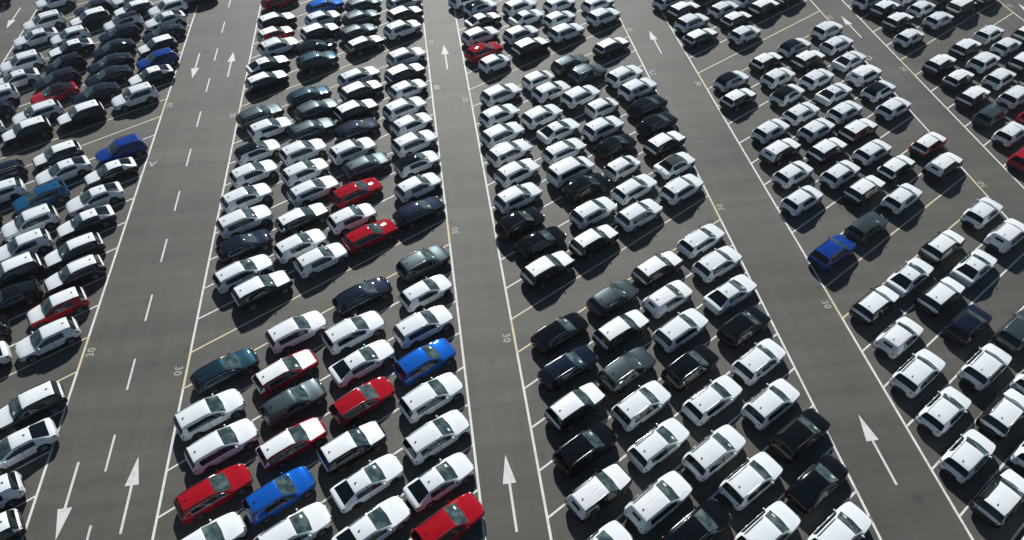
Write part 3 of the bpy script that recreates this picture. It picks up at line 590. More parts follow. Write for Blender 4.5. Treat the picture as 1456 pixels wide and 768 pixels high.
def tune(k, sx, sy, sz, shift):
    # shift the cabin's front end back, round the plan of both ends, bring to size
    st = []
    n = len(k['st'])
    nose = {n - 1: .44, n - 2: .60, n - 3: .80, n - 4: .93}
    tail = {0: .66, 1: .80, 2: .90}
    for i, (x, zb, zt, zc, wb, wr) in enumerate(k['st']):
        if 7 <= i <= 10: x -= shift * (1 if i < 10 else .7)
        if i == 7: x -= .05; wr += .022
        if i == 8: wr += .038
        if i == 9: x += .05; wr += .04
        if i in nose:
            f = nose[i] / wb; wb = nose[i]; wr = wr * f if f < 1 else wr
        if i in tail:
            f = tail[i] / wb; wb = tail[i]; wr = wr * max(f, .92)
        if i == k['rb']: wr = min(wr * 1.10, wb * .945 - .05)
        st.append((x * sx, zb * sz, zt * sz, zc * sz, wb, wr))
    k['st'] = st; k['L'] *= sx; k['W'] *= sy; k['wheelbase'] *= sx; k['lampz'] *= sz; k['wr'] *= .97; k['sz'] = sz
for kind_, args_ in dict(suv=(.915, .965, .925, .18), crossover=(.93, .97, .925, .15), estate=(.900, .95, .90, .12), liftback=(.925, .95, .905, .13),
                         city=(.94, .965, .92, .12), van=(.93, .965, .92, .10), convertible=(.93, .965, .92, .12)).items():
    tune(BODY[kind_], *args_)
REG = ['body', 'roof', 'bonnet', 'tailgate', 'windscreen', 'rear_window', 'side_window', 'lower_cladding', 'underbody', 'arch']

def half_section(s, W):
    x, zb, zt, zc, wb, wr = s
    h = W / 2
    ze = zc - .045
    p5z, p6z = zt - .02, zt + .03
    p7z = max(p6z + .006, ze - .06); p8z = max(p7z + .008, ze)
    d = zt - zb
    pts = [(0, zb), (.74 * wb * h, zb), (.955 * wb * h, zb + .10 * d), (wb * h, zb + .27 * d), (wb * h, zb + .76 * d),
           (.98 * wb * h, p5z), (.945 * wb * h, p6z), ((wr + .035) * h, p7z), ((wr - .015) * h, p8z), (.52 * wr * h, max(p8z + .004, zc - .010)), (0, max(p8z + .006, zc))]
    return [Vector((x, y, z)) for y, z in pts]

def region(k, i, j):
    """which region the quad between stations i and i+1, rows j and j+1 belongs to"""
    rb, rt, ss, se, wt, wb, ff = k['rb'], k['rt'], k['ss'], k['se'], k['wt'], k['wb'], k['ff']
    if j <= 0: return 8
    if j == 1: return 8
    if j == 2: return 7 if (k['clad'] or 0 < 0) else 0
    if j in (3, 4): return 0
    if j == 5:
        return 0
    if i < rb:
        return 3 if i >= 1 else 0
    if j in (6, 7) and rb <= i < rt and (rb >= 3 or (j == 6 and not k['rails']) or (j == 6 and k['chrome'])):
        return 3
    if j == 6:
        return 6 if ss <= i < se else 0
    if j == 7:
        return 2 if wb <= i < ff else (5 if rb <= i < rt else 0)
    if rb <= i < rt: return 5
    if rt <= i < wt: return 1
    if wt <= i < wb: return 4
    if wb <= i < ff: return 2
    return 0

def car_shell(k):
    """closed body loft -> smoothed -> wheel arches cut -> one bmesh per region"""
    st = k['st']; W = k['W']
    bm = bmesh.new()
    cr = bm.edges.layers.float.new('crease_edge')
    rings = []
    for s in st:
        hs = half_section(s, W)
        ring = [bm.verts.new(p) for p in hs] + [bm.verts.new((p.x, -p.y, p.z)) for p in hs[-2:0:-1]]
        rings.append(ring)
    n = len(rings[0]); m = len(half_section(st[0], W))
    rows = [q if q < m - 1 else n - 1 - q for q in range(n)]
    for i in range(len(st) - 1):
        A, B = rings[i], rings[i + 1]
        for q in range(n):
            f = bm.faces.new((A[q], B[q], B[(q + 1) % n], A[(q + 1) % n]))
            f.material_index = region(k, i, rows[q])
    for ring, fl in ((rings[0], False), (rings[-1], True)):
        h = ring[:m]; o = [ring[0]] + ring[:m - 2:-1] + [ring[m - 1]] if False else None
        # cap: strips between the mirrored halves
        for q in range(m - 1):
            a, b = ring[q], ring[q + 1]
            c, d = ring[(n - q - 1) % n], ring[(n - q) % n]
            vs = []
            for v in (a, b, c, d):
                if v not in vs: vs.append(v)
            if len(vs) >= 3:
                f = bm.faces.new(vs if not fl else vs[::-1])
                f.material_index = 7 if k['clad'] else 0
    bmesh.ops.recalc_face_normals(bm, faces=bm.faces[:])
    bm.edges.ensure_lookup_table()
    def crease(i, q, i2, q2, val):
        e = bm.edges.get((rings[i][q % n], rings[i2][q2 % n]))
        if e: e[cr] = val
    for i in range(len(st) - 1):
        for q, val in ((5, .45), (6, .35), (8, .30), (3, .15)):
            if 1 <= i < len(st) - 3:
                crease(i, q, i + 1, q, val); crease(i, n - q, i + 1, n - q, val)
    for i, val in ((k['rb'], .55), (k['rt'], .5), (k['wt'], .35), (k['wb'], .5)):
        for q in range(6, m - 1):
            crease(i, q, i, q + 1, val); crease(i, n - q, i, n - q - 1, val)
    for q in range(5, n - 5):
        crease(1, q, 1, q + 1, .25); crease(2, q, 2, q + 1, .2)
    me = bpy.data.meshes.new('shell'); bm.to_mesh(me); bm.free()
    dummies = [bpy.data.materials.get('r%d' % r) or bpy.data.materials.new('r%d' % r) for r in range(10)]
    for d in dummies: me.materials.append(d)
    ob = link(bpy.data.objects.new('shell', me))
    ss_ = ob.modifiers.new('s', 'SUBSURF'); ss_.levels = 2; ss_.render_levels = 2
    cutters = []
    for sx in (-1, 1):
        xw = sx * k['wheelbase'] / 2 + k.get('dx', 0.03)
        for sy in (-1, 1):
            cb = bmesh.new()
            bmesh.ops.create_cone(cb, cap_ends=True, segments=28, radius1=k['wr'] + .055, radius2=k['wr'] + .055, depth=.5,
                                  matrix=Matrix.Translation((xw, sy * (W / 2 + .25 - .27), k['wr'] + .01)) @ Matrix.Rotation(pi / 2, 4, 'X'))
            for f in cb.faces: f.material_index = 9
            cm = bpy.data.meshes.new('cut'); cb.to_mesh(cm); cb.free()
            for d in dummies: cm.materials.append(d)
            co = link(bpy.data.objects.new('cut', cm)); cutters.append(co)
            md = ob.modifiers.new('b', 'BOOLEAN'); md.operation = 'DIFFERENCE'; md.object = co; md.solver = 'EXACT'
    dg = bpy.context.evaluated_depsgraph_get()
    ev = ob.evaluated_get(dg)
    res = bpy.data.meshes.new_from_object(ev, depsgraph=dg)
    full = bmesh.new(); full.from_mesh(res)
    for o in [ob] + cutters:
        d = o.data; bpy.data.objects.remove(o); bpy.data.meshes.remove(d)
    out = {}
    for r in range(10):
        b = full.copy()
        bmesh.ops.delete(b, geom=[f for f in b.faces if f.material_index != r], context='FACES')
        for f in b.faces: f.material_index = 0
        out[REG[r]] = b
    full.free(); bpy.data.meshes.remove(res)
    return out

def boundary_loops(bm):
    es = {e for e in bm.edges if len(e.link_faces) == 1}
    loops = []
    while es:
        e = es.pop(); loop = [e.verts[0], e.verts[1]]
        while True:
            nx = [x for x in loop[-1].link_edges if x in es]
            if not nx: break
            es.discard(nx[0]); loop.append(nx[0].other_vert(loop[-1]))
            if loop[-1] is loop[0]: break
        loops.append([v.co.copy() for v in loop])
    return loops

def wheel_meshes(r, w, spokes):
    t = bmesh.new()
    prof = [(.66, -.5), (.80, -.52), (.94, -.46), (1.0, -.30), (1.0, .30), (.94, .46), (.80, .52), (.66, .5)]
    ns = 28; rings = []
    for k in range(ns):
        a = 2 * pi * k / ns
        rings.append([t.verts.new((q * r * cos(a), y * w, q * r * sin(a))) for q, y in prof])
    for k in range(ns):
        A, B = rings[k], rings[(k + 1) % ns]
        for j in range(len(prof) - 1):
            t.faces.new((A[j], A[j + 1], B[j + 1], B[j]))
    bmesh.ops.recalc_face_normals(t, faces=t.faces[:])
    b = bmesh.new()      # rim: dished ring, hub and spokes
    prof = [(.70, -.42), (.70, .40), (.66, .46), (.60, .40), (.57, .25)]
    rings = []
    for k in range(ns):
        a = 2 * pi * k / ns
        rings.append([b.verts.new((q * r * cos(a), y * w, q * r * sin(a))) for q, y in prof])
    for k in range(ns):
        A, B = rings[k], rings[(k + 1) % ns]
        for j in range(len(prof) - 1):
            b.faces.new((A[j], A[j + 1], B[j + 1], B[j]))
    for k in range(spokes):
        a = 2 * pi * k / spokes
        bb = bmesh.new(); add_box(bb, .36 * r, .34 * w, 0, .56 * r, .12 * w, .15 * r, bev=.008)
        bmesh.ops.transform(bb, matrix=Matrix.Rotation(a, 4, 'Y'), verts=bb.verts[:])
        me = bpy.data.meshes.new('t'); bb.to_mesh(me); bb.free(); b.from_mesh(me); bpy.data.meshes.remove(me)
    bmesh.ops.create_cone(b, cap_ends=True, segments=14, radius1=.15 * r, radius2=.15 * r, depth=.16 * w,
                          matrix=Matrix.Translation((0, .34 * w, 0)) @ Matrix.Rotation(pi / 2, 4, 'X'))
    bmesh.ops.recalc_face_normals(b, faces=b.faces[:])
    d = bmesh.new()
    bmesh.ops.create_cone(d, cap_ends=True, segments=24, radius1=.67 * r, radius2=.67 * r, depth=.02,
                          matrix=Matrix.Translation((0, .05 * w, 0)) @ Matrix.Rotation(pi / 2, 4, 'X'))
    return t, b, d

def interp_top(st, x, idx):
    for a, b in zip(st, st[1:]):
        if a[0] <= x <= b[0]:
            u = (x - a[0]) / (b[0] - a[0]); return a[idx] + u * (b[idx] - a[idx])
    return st[-1][idx]

def make_proto(kind):
    """one car of a kind with all its parts; copies are made from it"""
    k = BODY[kind]; W = k['W']; L = k['L']; st = k['st']; h = W / 2
    root = link(bpy.data.objects.new(kind, None))
    sh = car_shell(k)
    P = {}
    def part(name, bm, m, parent=root, role=None, smooth=True):
        o = mesh_obj(name, bm, m, parent, smooth)
        o.material_slots[0].link = 'OBJECT'; o.material_slots[0].material = m
        if role: o['role'] = role
        return o
    body = sh['body']
    part('body', body, PAINT['white'], role='body')
    part('roof', sh['roof'], PAINT['white'], role='roof')
    part('bonnet', sh['bonnet'], PAINT['white'], role='film')
    part('tailgate', sh['tailgate'], PAINT['white'], role='film')
    part('windscreen', sh['windscreen'], GLASSF)
    part('rear_window', sh['rear_window'], GLASS, role='rearglass')
    for sgn in (-1, 1):
        b = sh['side_window'].copy()
        bmesh.ops.delete(b, geom=[f for f in b.faces if f.calc_center_median().y * sgn < 0], context='FACES')
        loops = boundary_loops(b)
        w = part('side_window', b, GLASSS)
        t = bmesh.new()
        for lp in loops:
            if len(lp) > 4:
                if (lp[0] - lp[-1]).length < 1e-6: lp = lp[:-1]
                add_tube(t, [p + Vector((0, sgn * .004, 0)) for p in lp], .014 if k['chrome'] else .012, 5, True)
        part('window_trim', t, CHROME if k['chrome'] else TRIM, w)
        # door pillar between front and rear side glass, in gloss black
        t = bmesh.new()
        px = -.28 if kind != 'van' else -.05
        zlo = interp_top(st, px, 2) + .03; zhi = interp_top(st, px, 3) - .10
        wr_ = interp_top(st, px, 5)
        add_tube(t, [(px + .03, sgn * .945 * h, zlo), (px - .02, sgn * (wr_ + .037) * h, zhi)], .028, 6)
        part('door_pillar', t, GLOSSK)
    sh['side_window'].free()
    if k['clad']:
        part('lower_cladding', sh['lower_cladding'], TRIM)
    else:
        sh['lower_cladding'].free()
    me = bpy.data.meshes.new('t'); sh['arch'].to_mesh(me); sh['arch'].free()
    sh['underbody'].from_mesh(me); bpy.data.meshes.remove(me)
    part('underbody', sh['underbody'], UNDER)
    # wheels
    tw, rw, dw = wheel_meshes(k['wr'], .215, 5 if kind in ('suv', 'estate', 'convertible') else 7)
    tm = bpy.data.meshes.new('tyre'); rm = bpy.data.meshes.new('rim'); dm = bpy.data.meshes.new('brake_disc')
    for b, m_, mt in ((tw, tm, TYRE), (rw, rm, ALLOY), (dw, dm, UNDER)):
        for f in b.faces: f.smooth = b is tw
        b.to_mesh(m_); b.free(); m_.materials.append(mt)
    for sx in (-1, 1):
        for sy in (-1, 1):
            wh = link(bpy.data.objects.new('wheel', tm), root)
            wh.location = (sx * k['wheelbase'] / 2 + .03, sy * (h - .145), k['wr'])
            if sy < 0: wh.rotation_euler = (0, 0, pi)
            link(bpy.data.objects.new('rim', rm), wh); link(bpy.data.objects.new('brake_disc', dm), wh)
    xr, xf = -L / 2, L / 2
    lz = k['lampz']
    for sy in (-1, 1):
        b = bmesh.new()
        if kind in ('van', 'city'):
            add_box(b, xr + .13, sy * (h * .80), lz + .03, .14, .13, .27, rz=sy * -.25, bev=.03)
        else:
            add_box(b, xr + .165, sy * (h * .745), lz - .02, .20, .34, .12, rz=sy * -.42, bev=.03)
        part('tail_lamp', b, TAIL)
        b = bmesh.new()
        add_box(b, xf - .135, sy * (h * .665), interp_top(st, xf - .13, 2) - .035, .12, .33, .11, rz=sy * .53, ry=-.12, bev=.03)
        part('head_lamp', b, HEAD)
        b = bmesh.new()
        mx = st[k['wb']][0] - .26; mz = interp_top(st, mx, 2) + .085
        bmesh.ops.create_icosphere(b, subdivisions=2, radius=1.0, matrix=Matrix.Translation((mx, sy * (h + .03), mz)) @ Matrix.Diagonal((.06, .085, .06, 1)))
        add_box(b, mx + .02, sy * (h - .02), mz - .05, .05, .12, .035)
        part('mirror', b, PAINT['white'], role='mirror')
        b = bmesh.new()
        for hx in (.10, -.86):
            hz = interp_top(st, hx, 1) + .86 * (interp_top(st, hx, 2) - interp_top(st, hx, 1))
            add_box(b, hx, sy * (h * .995), hz, .19, .035, .028, bev=.008)
        part('door_handle', b, PAINT['white'], role='body')
        if k['rails']:
            b = bmesh.new()
            xs = [st[k['rt']][0] + .08 + q * (st[k['wt']][0] - .05 - st[k['rt']][0] - .08) / 8 for q in range(9)]
            pts = [(x, sy * (interp_top(st, x, 5) - .03) * h, interp_top(st, x, 3) - .045 + (.035 if 0 < q < 8 else -.015)) for q, x in enumerate(xs)]
            add_tube(b, pts, .019, 6)
            part('roof_rail', b, TRIM, role='rail')
        elif kind != 'convertible':
            b = bmesh.new()
            xs = [st[k['rt']][0] + .02 + q * (st[k['wt']][0] - st[k['rt']][0] - .04) / 8 for q in range(9)]
            add_tube(b, [(x, sy * (interp_top(st, x, 5) - .02) * h, interp_top(st, x, 3) - .042) for x in xs], .014, 5)
            part('roof_seam', b, TRIM)
    b = bmesh.new()
    ax = st[k['rt']][0] + .30
    if kind == 'convertible': ax = -1.75
    add_box(b, ax, 0, interp_top(st, ax, 3) + .012, .17, .05, .085, ry=-.25, bev=.012, taper=.55)
    part('antenna', b, GLOSSK)
    b = bmesh.new(); add_box(b, xf - .055, 0, .57 * (st[11][2] / .89), .08, .66, .20, ry=-.06, bev=.025); part('grille', b, GLOSSK)
    b = bmesh.new(); add_box(b, xr + .045, 0, .43, .07, 1.0, .17, bev=.02); part('rear_bumper', b, TRIM)
    b = bmesh.new(); add_box(b, xr + .05, 0, .69, .05, .52, .12, ry=.22, bev=.012); part('plate_recess', b, PLATE)
    # wiper: dark cowl at the foot of the windscreen
    b = bmesh.new()
    cx_ = st[k['wb']][0] + .02; cz_ = st[k['wb']][3] - .002
    pts = [(cx_ - .05 * abs(q) / 4 - .0, q / 4 * .70 * h * .92, cz_ - .035 * (abs(q) / 4) ** 2) for q in range(-4, 5)]
    add_tube(b, pts, .022, 6); part('wiper_cowl', b, TRIM)
    return root

def make_slot(kind):
    """the little window in the back of a transport cover"""
    k = BODY[kind]; st = k['st']
    a, b_ = st[k['rb']], st[k['rt']]
    A = Vector((a[0], 0, a[3])); B = Vector((b_[0], 0, b_[3])); d = (B - A)
    p = A + d * .46
    ang = math.atan2(d.x, d.z)
    b = bmesh.new()
    add_box(b, p.x - .008, 0, p.z, .02, .62, d.length * .34, ry=ang, bev=.008)
    me = bpy.data.meshes.new('cover_window'); b.to_mesh(me); b.free(); me.materials.append(GLASS)
    return me

def make_paper(kind, side):
    k = BODY[kind]; st = k['st']; h = k['W'] / 2
    a, c = st[k['wt']], st[k['wb']]
    A = Vector((a[0], 0, a[3])); B = Vector((c[0], 0, c[3])); d = B - A
    p = A + d * .72; nrm = Vector((-d.z, 0, d.x)).normalized()
    if nrm.z < 0: nrm = -nrm
    p += nrm * .018
    b = bmesh.new()
    add_box(b, p.x, side * .40 * h, p.z, .15, .21, .006, ry=-math.atan2(d.z, d.x))
    me = bpy.data.meshes.new('windscreen_sheet'); b.to_mesh(me); b.free(); me.materials.append(PAPER)
    return me
PAPER = plain('paper_sheet', (.66, .70, .70), .6)
PAPERS = {}
PROTO = {}
SLOT = {}
USED = set()
def children_of(o, cache={}):
    if o.name not in cache: cache[o.name] = list(o.children)
    return cache[o.name]

ACOL = {  # code -> (body, top film or None, roof override, side word)
 'W': ('white', None, None), 'P': ('pearl', None, None), 'Wk': ('black', FILM, None), 'Wn': ('navy', FILM, None), 'Wr': ('red', FILM, None),
 'BR': ('white', None, PAINT['black']), 'N': ('navy', None, None), 'K': ('black', None, None), 'G': ('grey', None, None),
 'T': ('petrol', None, None), 'R': ('red', None, None), 'Rk': ('red', None, PAINT['black']), 'B': ('blue', None, None), 'BD': ('royal', None, None), 'C': ('teal', None, None),
 'X': ('pearl', COVER, None), 'Xk': ('black', COVER, None),
}
def place_car(kind, code, x, y, ang, label, cat, group, rnd):
    if kind not in PROTO:
        PROTO[kind] = make_proto(kind); PROTO[kind]['tree'] = 1
        CH[kind] = [(c, list(c.children)) for c in PROTO[kind].children]
    bodyc, film, roofm = ACOL[code]
    bp = PAINT[bodyc]
    proto = PROTO[kind]
    r = proto.copy(); col.objects.link(r)
    if 'tree' in r: del r['tree']
    r.location = (x, y, 0.0); r.rotation_euler = (0, 0, ang)
    q = 1.0 + rnd.uniform(-.025, .025); r.scale = (q, 1.0 + rnd.uniform(-.012, .012), 1.0 + rnd.uniform(-.03, .025))
    tag(r, label, cat, group)
    dark_rim = rnd.random() < .25
    chrome_rail = rnd.random() < .35
    for ch, gch in CH[kind]:
        c = ch.copy(); col.objects.link(c); c.parent = r
        role = ch.get('role')
        if role:
            del c['role']
            m = bp
            if role == 'roof':
                m = roofm or (SOFT if kind == 'convertible' else (film or bp))
            elif role == 'film':
                m = film or bp
            elif role == 'rearglass':
                m = COVER if code in ('X', 'Xk') else GLASS
            elif role == 'rail':
                m = SILVER if chrome_rail else TRIM
            elif role == 'mirror':
                m = GLOSSK if (film or rnd.random() < .2) else bp
            c.material_slots[0].material = m
        for g in gch:
            d = g.copy(); col.objects.link(d); d.parent = c
            if dark_rim and g.data.name.startswith('rim'):
                d.material_slots[0].link = 'OBJECT'; d.material_slots[0].material = RIMK
    if rnd.random() < .4:
        key = (kind, rnd.choice((-1, 1)))
        if key not in PAPERS: PAPERS[key] = make_paper(*key)
        link(bpy.data.objects.new('windscreen_sheet', PAPERS[key]), r)
    if code in ('X', 'Xk'):
        if kind not in SLOT: SLOT[kind] = make_slot(kind)
        link(bpy.data.objects.new('cover_window', SLOT[kind]), r)
    return r
CH = {}

# ------------------------------------------------------------------ the ground and its paint
def asphalt():
    m, nt, b = mat('asphalt')
    g = N(nt, 'ShaderNodeNewGeometry')
    def noise(scale, det, rough, mapping=None, dist=0.0):
        n = N(nt, 'ShaderNodeTexNoise'); n.inputs['Scale'].default_value = scale; n.inputs['Detail'].default_value = det
        n.inputs['Roughness'].default_value = rough; n.inputs['Distortion'].default_value = dist
        if mapping:
            mp = N(nt, 'ShaderNodeMapping'); mp.inputs['Scale'].default_value = mapping
            nt.links.new(g.outputs['Position'], mp.inputs['Vector']); nt.links.new(mp.outputs[0], n.inputs['Vector'])
        else:
            nt.links.new(g.outputs['Position'], n.inputs['Vector'])
        return n.outputs['Fac']
    def rng(src, a, b_, c, d):
        r = N(nt, 'ShaderNodeMapRange'); r.inputs[1].default_value = a; r.inputs[2].default_value = b_
        r.inputs[3].default_value = c; r.inputs[4].default_value = d
        nt.links.new(src, r.inputs[0]); return r.outputs[0]
    def mul(a, b_):
        q = N(nt, 'ShaderNodeMath', operation='MULTIPLY'); nt.links.new(a, q.inputs[0]); nt.links.new(b_, q.inputs[1]); return q.outputs[0]
    v = mul(rng(noise(.12, 4, .55), .3, .7, .86, 1.12), rng(noise(.55, 3, .6, (.06, 1.1, 1)), .3, .72, .80, 1.15))
    v = mul(v, rng(noise(28, 3, .7), .3, .7, .86, 1.14))
    v = mul(v, rng(noise(1.0, 3, .6, (1.3, .07, 1)), .3, .7, .90, 1.07))
    # transverse paving joints and oil stains
    sx = N(nt, 'ShaderNodeSeparateXYZ'); nt.links.new(g.outputs['Position'], sx.inputs[0])
    def math_(op, a, b_=None):
        q = N(nt, 'ShaderNodeMath', operation=op)
        for i_, s_ in enumerate((a, b_)):
            if s_ is None: continue
            if isinstance(s_, (int, float)): q.inputs[i_].default_value = s_
            else: nt.links.new(s_, q.inputs[i_])
        return q.outputs[0]
    wob = math_('MULTIPLY', noise(.09, 3, .5), 1.6)
    jy = math_('FRACT', math_('DIVIDE', math_('ADD', sx.outputs[1], wob), 9.3))
    jd = math_('ABSOLUTE', math_('SUBTRACT', jy, .5))
    v = mul(v, math_('MAXIMUM', rng(jd, .002, .014, .84, 1.0), rng(noise(.2, 2, .5), .42, .55, 0, 1)))
    jb = math_('FRACT', math_('DIVIDE', math_('ADD', sx.outputs[1], math_('MULTIPLY', noise(.06, 2, .5), 3.0)), 31.0))
    v = mul(v, rng(math_('ABSOLUTE', math_('SUBTRACT', jb, .5)), .10, .16, .93, 1.03))
    ov = N(nt, 'ShaderNodeTexVoronoi'); ov.inputs['Scale'].default_value = .42
    va_ = N(nt, 'ShaderNodeVectorMath', operation='ADD'); nt.links.new(g.outputs['Position'], va_.inputs[0])
    nn = N(nt, 'ShaderNodeTexNoise'); nn.inputs['Scale'].default_value = 2.0; nt.links.new(g.outputs['Position'], nn.inputs['Vector'])
    ms_ = N(nt, 'ShaderNodeVectorMath', operation='SCALE'); ms_.inputs['Scale'].default_value = .5
    nt.links.new(nn.outputs['Color'], ms_.inputs[0]); nt.links.new(ms_.outputs[0], va_.inputs[1]); nt.links.new(va_.outputs[0], ov.inputs['Vector'])
    st_ = math_('MAXIMUM', rng(ov.outputs['Distance'], .05, .17, .62, 1.0), rng(noise(.3, 1, .5), .50, .54, 0, 1))
    v = mul(v, st_)
    sp = N(nt, 'ShaderNodeTexVoronoi'); sp.inputs['Scale'].default_value = 1.1; sp.inputs['Randomness'].default_value = 1
    nt.links.new(g.outputs['Position'], sp.inputs['Vector'])
    spk = rng(sp.outputs['Distance'], .012, .022, 1.0, 0.0)
    pk = rng(noise(.35, 2, .5), .60, .64, 0, .6)
    mx = N(nt, 'ShaderNodeMix', data_type='RGBA')
    mx.inputs[6].default_value = (ASPH[0] * .6, ASPH[1] * .6, ASPH[2] * .6, 1); mx.inputs[7].default_value = (ASPH[0] * 1.4, ASPH[1] * 1.4, ASPH[2] * 1.4, 1)
    hv = N(nt, 'ShaderNodeMapRange'); hv.inputs[1].default_value = .6; hv.inputs[2].default_value = 1.4
    nt.links.new(v, hv.inputs[0]); nt.links.new(hv.outputs[0], mx.inputs[0])
    m2 = N(nt, 'ShaderNodeMix', data_type='RGBA'); m2.inputs[7].default_value = (.5, .5, .48, 1)
    nt.links.new(mul(spk, pk), m2.inputs[0]); nt.links.new(mx.outputs[2], m2.inputs[6])
    nt.links.new(m2.outputs[2], b.inputs['Base Color'])
    b.inputs['Roughness'].default_value = .66
    b.inputs['Specular IOR Level'].default_value = .35
    bp = N(nt, 'ShaderNodeBump'); bp.inputs['Strength'].default_value = .25; bp.inputs['Distance'].default_value = .01
    nt.links.new(noise(60, 2, .6), bp.inputs['Height']); nt.links.new(bp.outputs[0], b.inputs['Normal'])
    return m
ASPH = (.092, .088, .076)

def line_paint(name, c, wear=.5):
    m, nt, b = mat(name)
    g = N(nt, 'ShaderNodeNewGeometry')
    n = N(nt, 'ShaderNodeTexNoise'); n.inputs['Scale'].default_value = 2.3; n.inputs['Detail'].default_value = 6; n.inputs['Roughness'].default_value = .7
    nt.links.new(g.outputs['Position'], n.inputs['Vector'])
    r = N(nt, 'ShaderNodeMapRange'); r.inputs[1].default_value = .45; r.inputs[2].default_value = .8; r.inputs[3].default_value = 0; r.inputs[4].default_value = wear
    nt.links.new(n.outputs['Fac'], r.inputs[0])
    mx = N(nt, 'ShaderNodeMix', data_type='RGBA'); mx.inputs[6].default_value = (*c, 1); mx.inputs[7].default_value = (.16, .15, .13, 1)
    nt.links.new(r.outputs[0], mx.inputs[0]); nt.links.new(mx.outputs[2], b.inputs['Base Color'])
    b.inputs['Roughness'].default_value = .7
    return m
WHITE_LINE = line_paint('white_line_paint', (.72, .72, .68), .55)
YELLOW_LINE = line_paint('yellow_line_paint', (.66, .57, .36), .5)
MARK = line_paint('road_mark_paint', (.66, .66, .62), .35)
MARKW = line_paint('worn_mark_paint', (.50, .50, .48), .9)
TXT = line_paint('letter_paint', (.50, .50, .47), .8)

bm = bmesh.new()
S = 700
vs = [bm.verts.new(p) for p in ((-S, -S, 0), (S, -S, 0), (S, S, 0), (-S, S, 0))]
bm.faces.new(vs)
structure(mesh_obj('ground', bm, asphalt(), None, False))

def strip(bm, x0, y0, x1, y1, w, z):
    d = Vector((x1 - x0, y1 - y0)); d.normalize(); nx, ny = -d.y * w / 2, d.x * w / 2
    bm.faces.new([bm.verts.new(p) for p in ((x0 - nx, y0 - ny, z), (x1 - nx, y1 - ny, z), (x1 + nx, y1 + ny, z), (x0 + nx, y0 + ny, z))])

T30 = math.tan(R(30)); SP = 2.885
BLK = {  # block: x of its two lane lines, t of its upper yellow line by bay 30
 'Z': (-66.0, -47.0, 60.5), 'A': (-43.1, -25.05, 46.5), 'B': (-17.84, .54, 39.92), 'C': (4.21, 22.44, 26.86), 'D': (27.52, 45.5, 12.97), 'E': (49.16, 67.1, -.2), 'F': (70.8, 89.0, -13.3)}
YMIN, YMAX = 2.0, 125.0
for b_, (xa, xb, t0) in BLK.items():
    wl, yl = bmesh.new(), bmesh.new()
    for k in range(-24, 40):
        t = t0 + SP * k
        y0, y1 = t + xa * T30, t + xb * T30
        if max(y0, y1) < YMIN or min(y0, y1) > YMAX: continue
        yellow = k % 10 in (0, 9)
        strip(yl if yellow else wl, xa + .07, y0 + .07 * T30, xb - .07, y1 - .07 * T30, .12, .004)
        for x, y in ((xa, y0), (xb, y1)):
            # the lane line, piece by piece between two bay lines; the strip by a number is yellow
            strip(yl if k % 10 == 9 else wl, x, y, x, y + SP, .15, .008)
    structure(mesh_obj('white_bay_lines', wl, WHITE_LINE, None, False))
    structure(mesh_obj('yellow_bay_lines', yl, YELLOW_LINE, None, False))
bm = bmesh.new()
for k in range(-3, 18):
    y = 18.2 + 5.72 * k
    strip(bm, -21.46, y - 2.45, -21.46, y, .13, .004)
structure(mesh_obj('road_centre_dashes', bm, MARK, None, False))

def arrow(x, ytip, up, label):
    bm = bmesh.new(); s = 1 if up else -1
    P = [(-.40, -1.86), (.40, -1.86), (0, 0)]
    bm.faces.new([bm.verts.new((a, c, .004)) for a, c in P])
    bm.faces.new([bm.verts.new((a, c, .004)) for a, c in ((-.075, -4.75), (.075, -4.75), (.075, -1.86), (-.075, -1.86))])
    o = mesh_obj('painted_arrow', bm, MARK, None, False)
    o.location = (x, ytip, 0); o.rotation_euler = (0, 0, 0 if up else pi)
    tag(o, label, 'road arrow', 'white arrows painted on the lanes')
for a in ARROWS: arrow(*a)

def painted_text(txt, x, y, rot, size, label, name, cat, group, m):
    cu = bpy.data.curves.new('t', 'FONT'); cu.body = txt; cu.size = size; cu.align_x = 'CENTER'; cu.align_y = 'CENTER'; cu.offset = 0.0
    cu.space_character = 1.15
    tmp = bpy.data.objects.new('t', cu); col.objects.link(tmp)
    dg = bpy.context.evaluated_depsgraph_get()
    me = bpy.data.meshes.new_from_object(tmp.evaluated_get(dg), depsgraph=dg)
    bpy.data.objects.remove(tmp); bpy.data.curves.remove(cu)
    me.name = name; me.materials.clear(); me.materials.append(m)
    o = link(bpy.data.objects.new(name, me)); o.location = (x, y, .004); o.rotation_euler = (0, 0, rot)
    tag(o, label, cat, group)
for t_ in TEXTS:
    painted_text(t_[0], t_[1], t_[2], R(t_[3]), t_[4], t_[5], t_[6], t_[7], t_[8], MARKW if t_[9] else TXT)

# ------------------------------------------------------------------ the cars
KIND = {'S': ('suv', 'SUV'), 'K': ('crossover', 'car'), 'E': ('estate', 'estate car'), 'L': ('liftback', 'saloon car'), 'H': ('city', 'hatchback'), 'V': ('van', 'van'), 'C': ('convertible', 'convertible')}
NAME = {'suv': 'suv', 'crossover': 'crossover_car', 'estate': 'estate_car', 'liftback': 'saloon_car', 'city': 'city_car', 'van': 'passenger_van', 'convertible': 'convertible_car'}
rnd = random.Random(11)
for blk, code, kd, x, y, rz, label in CARS:
    kind, cat = KIND[kd]
    ang = R(209 if blk in 'AZ' else 28.8) + R(rz)
    o = place_car(kind, code, x, y, ang, label, cat, 'cars parked in block ' + blk if blk in 'ABCD' else 'cars parked in the far block', rnd)
    o.name = NAME[kind]
for kind, proto in PROTO.items():      # the patterns themselves are not part of the place
    for ch, gch in CH[kind]:
        for g in gch: bpy.data.objects.remove(g)
        bpy.data.objects.remove(ch)
    bpy.data.objects.remove(proto)

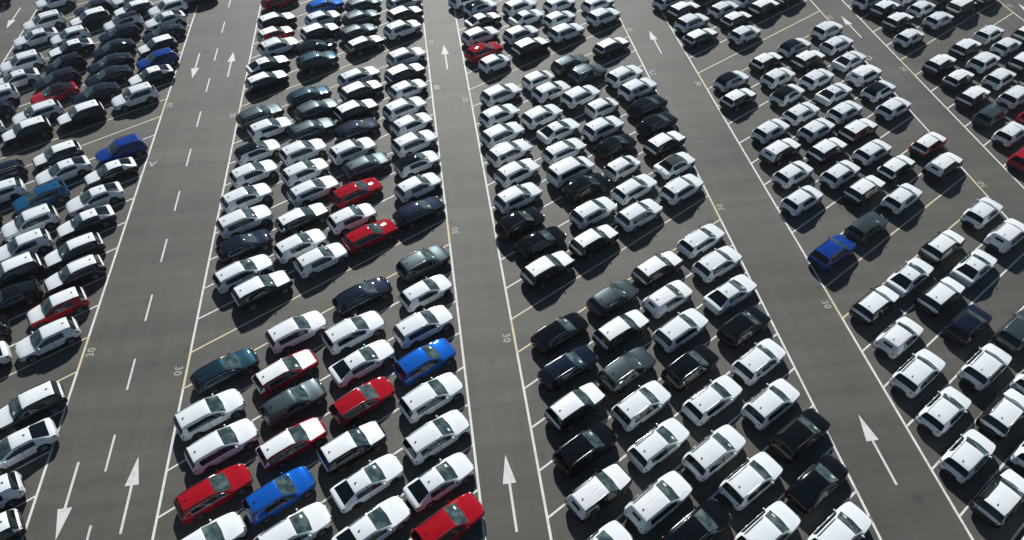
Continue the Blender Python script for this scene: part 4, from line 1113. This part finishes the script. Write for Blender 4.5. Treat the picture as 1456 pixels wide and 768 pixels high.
# thin morning air over the whole lot
hm = bpy.data.materials.new('haze_air'); hm.use_nodes = True
hm.node_tree.nodes.remove(hm.node_tree.nodes['Principled BSDF'])
pv = hm.node_tree.nodes.new('ShaderNodeVolumePrincipled')
pv.inputs['Color'].default_value = (.86, .92, 1.0, 1); pv.inputs['Density'].default_value = HAZE; pv.inputs['Anisotropy'].default_value = .25
hm.node_tree.links.new(pv.outputs[0], hm.node_tree.nodes['Material Output'].inputs['Volume'])
if HAZE > 0:
    bm = bmesh.new(); add_box(bm, 0, 0, 19.5, 1440, 1440, 41.0)
    ho = mesh_obj('haze', bm, hm, None, False); ho['kind'] = 'stuff'
# ------------------------------------------------------------------ light, sky, camera
SUN_EL, SUN_AZ = R(SUN[0]), R(SUN[1])       # azimuth: degrees east of +Y (the lane direction)
sd = bpy.data.lights.new('sun', 'SUN'); sd.energy = SUN[2]; sd.angle = R(.53); sd.color = (1.0, .99, .955)
so = link(bpy.data.objects.new('sun', sd))
dirv = Vector((sin(SUN_AZ) * cos(SUN_EL), cos(SUN_AZ) * cos(SUN_EL), sin(SUN_EL)))
so.rotation_euler = dirv.to_track_quat('Z', 'Y').to_euler(); so.location = dirv * 120
w = bpy.data.worlds.new('World'); sc.world = w; w.use_nodes = True
nt = w.node_tree; bg = nt.nodes['Background']
sky = nt.nodes.new('ShaderNodeTexSky'); sky.sky_type = 'NISHITA'; sky.sun_disc = False
sky.sun_elevation = SUN_EL; sky.sun_rotation = SUN_AZ; sky.air_density = 1.0; sky.dust_density = .0; sky.altitude = 800; sky.ozone_density = 3.0; sky.ozone_density = 1.2
nt.links.new(sky.outputs[0], bg.inputs['Color']); bg.inputs['Strength'].default_value = SUN[3]

cd = bpy.data.cameras.new('camera'); cd.sensor_fit = 'HORIZONTAL'; cd.sensor_width = 36.0; cd.lens = 36.0 * 970 / 1456
cd.clip_end = 2500
cam = link(bpy.data.objects.new('camera', cd)); cam.location = (0, 0, 38.5)
cam.rotation_euler = (R(90) - math.atan(1089 / 970), 0, R(-8.3095))
sc.camera = cam
vsn = sc.view_settings
vsn.view_transform = 'Standard'; vsn.look = 'None'; vsn.gamma = 1.0; vsn.use_curve_mapping = False; vsn.exposure = SUN[4]
sc.render.engine = 'CYCLES'; sc.cycles.max_bounces = 6; sc.cycles.diffuse_bounces = 3; sc.cycles.glossy_bounces = 3
sc.cycles.use_denoising = True
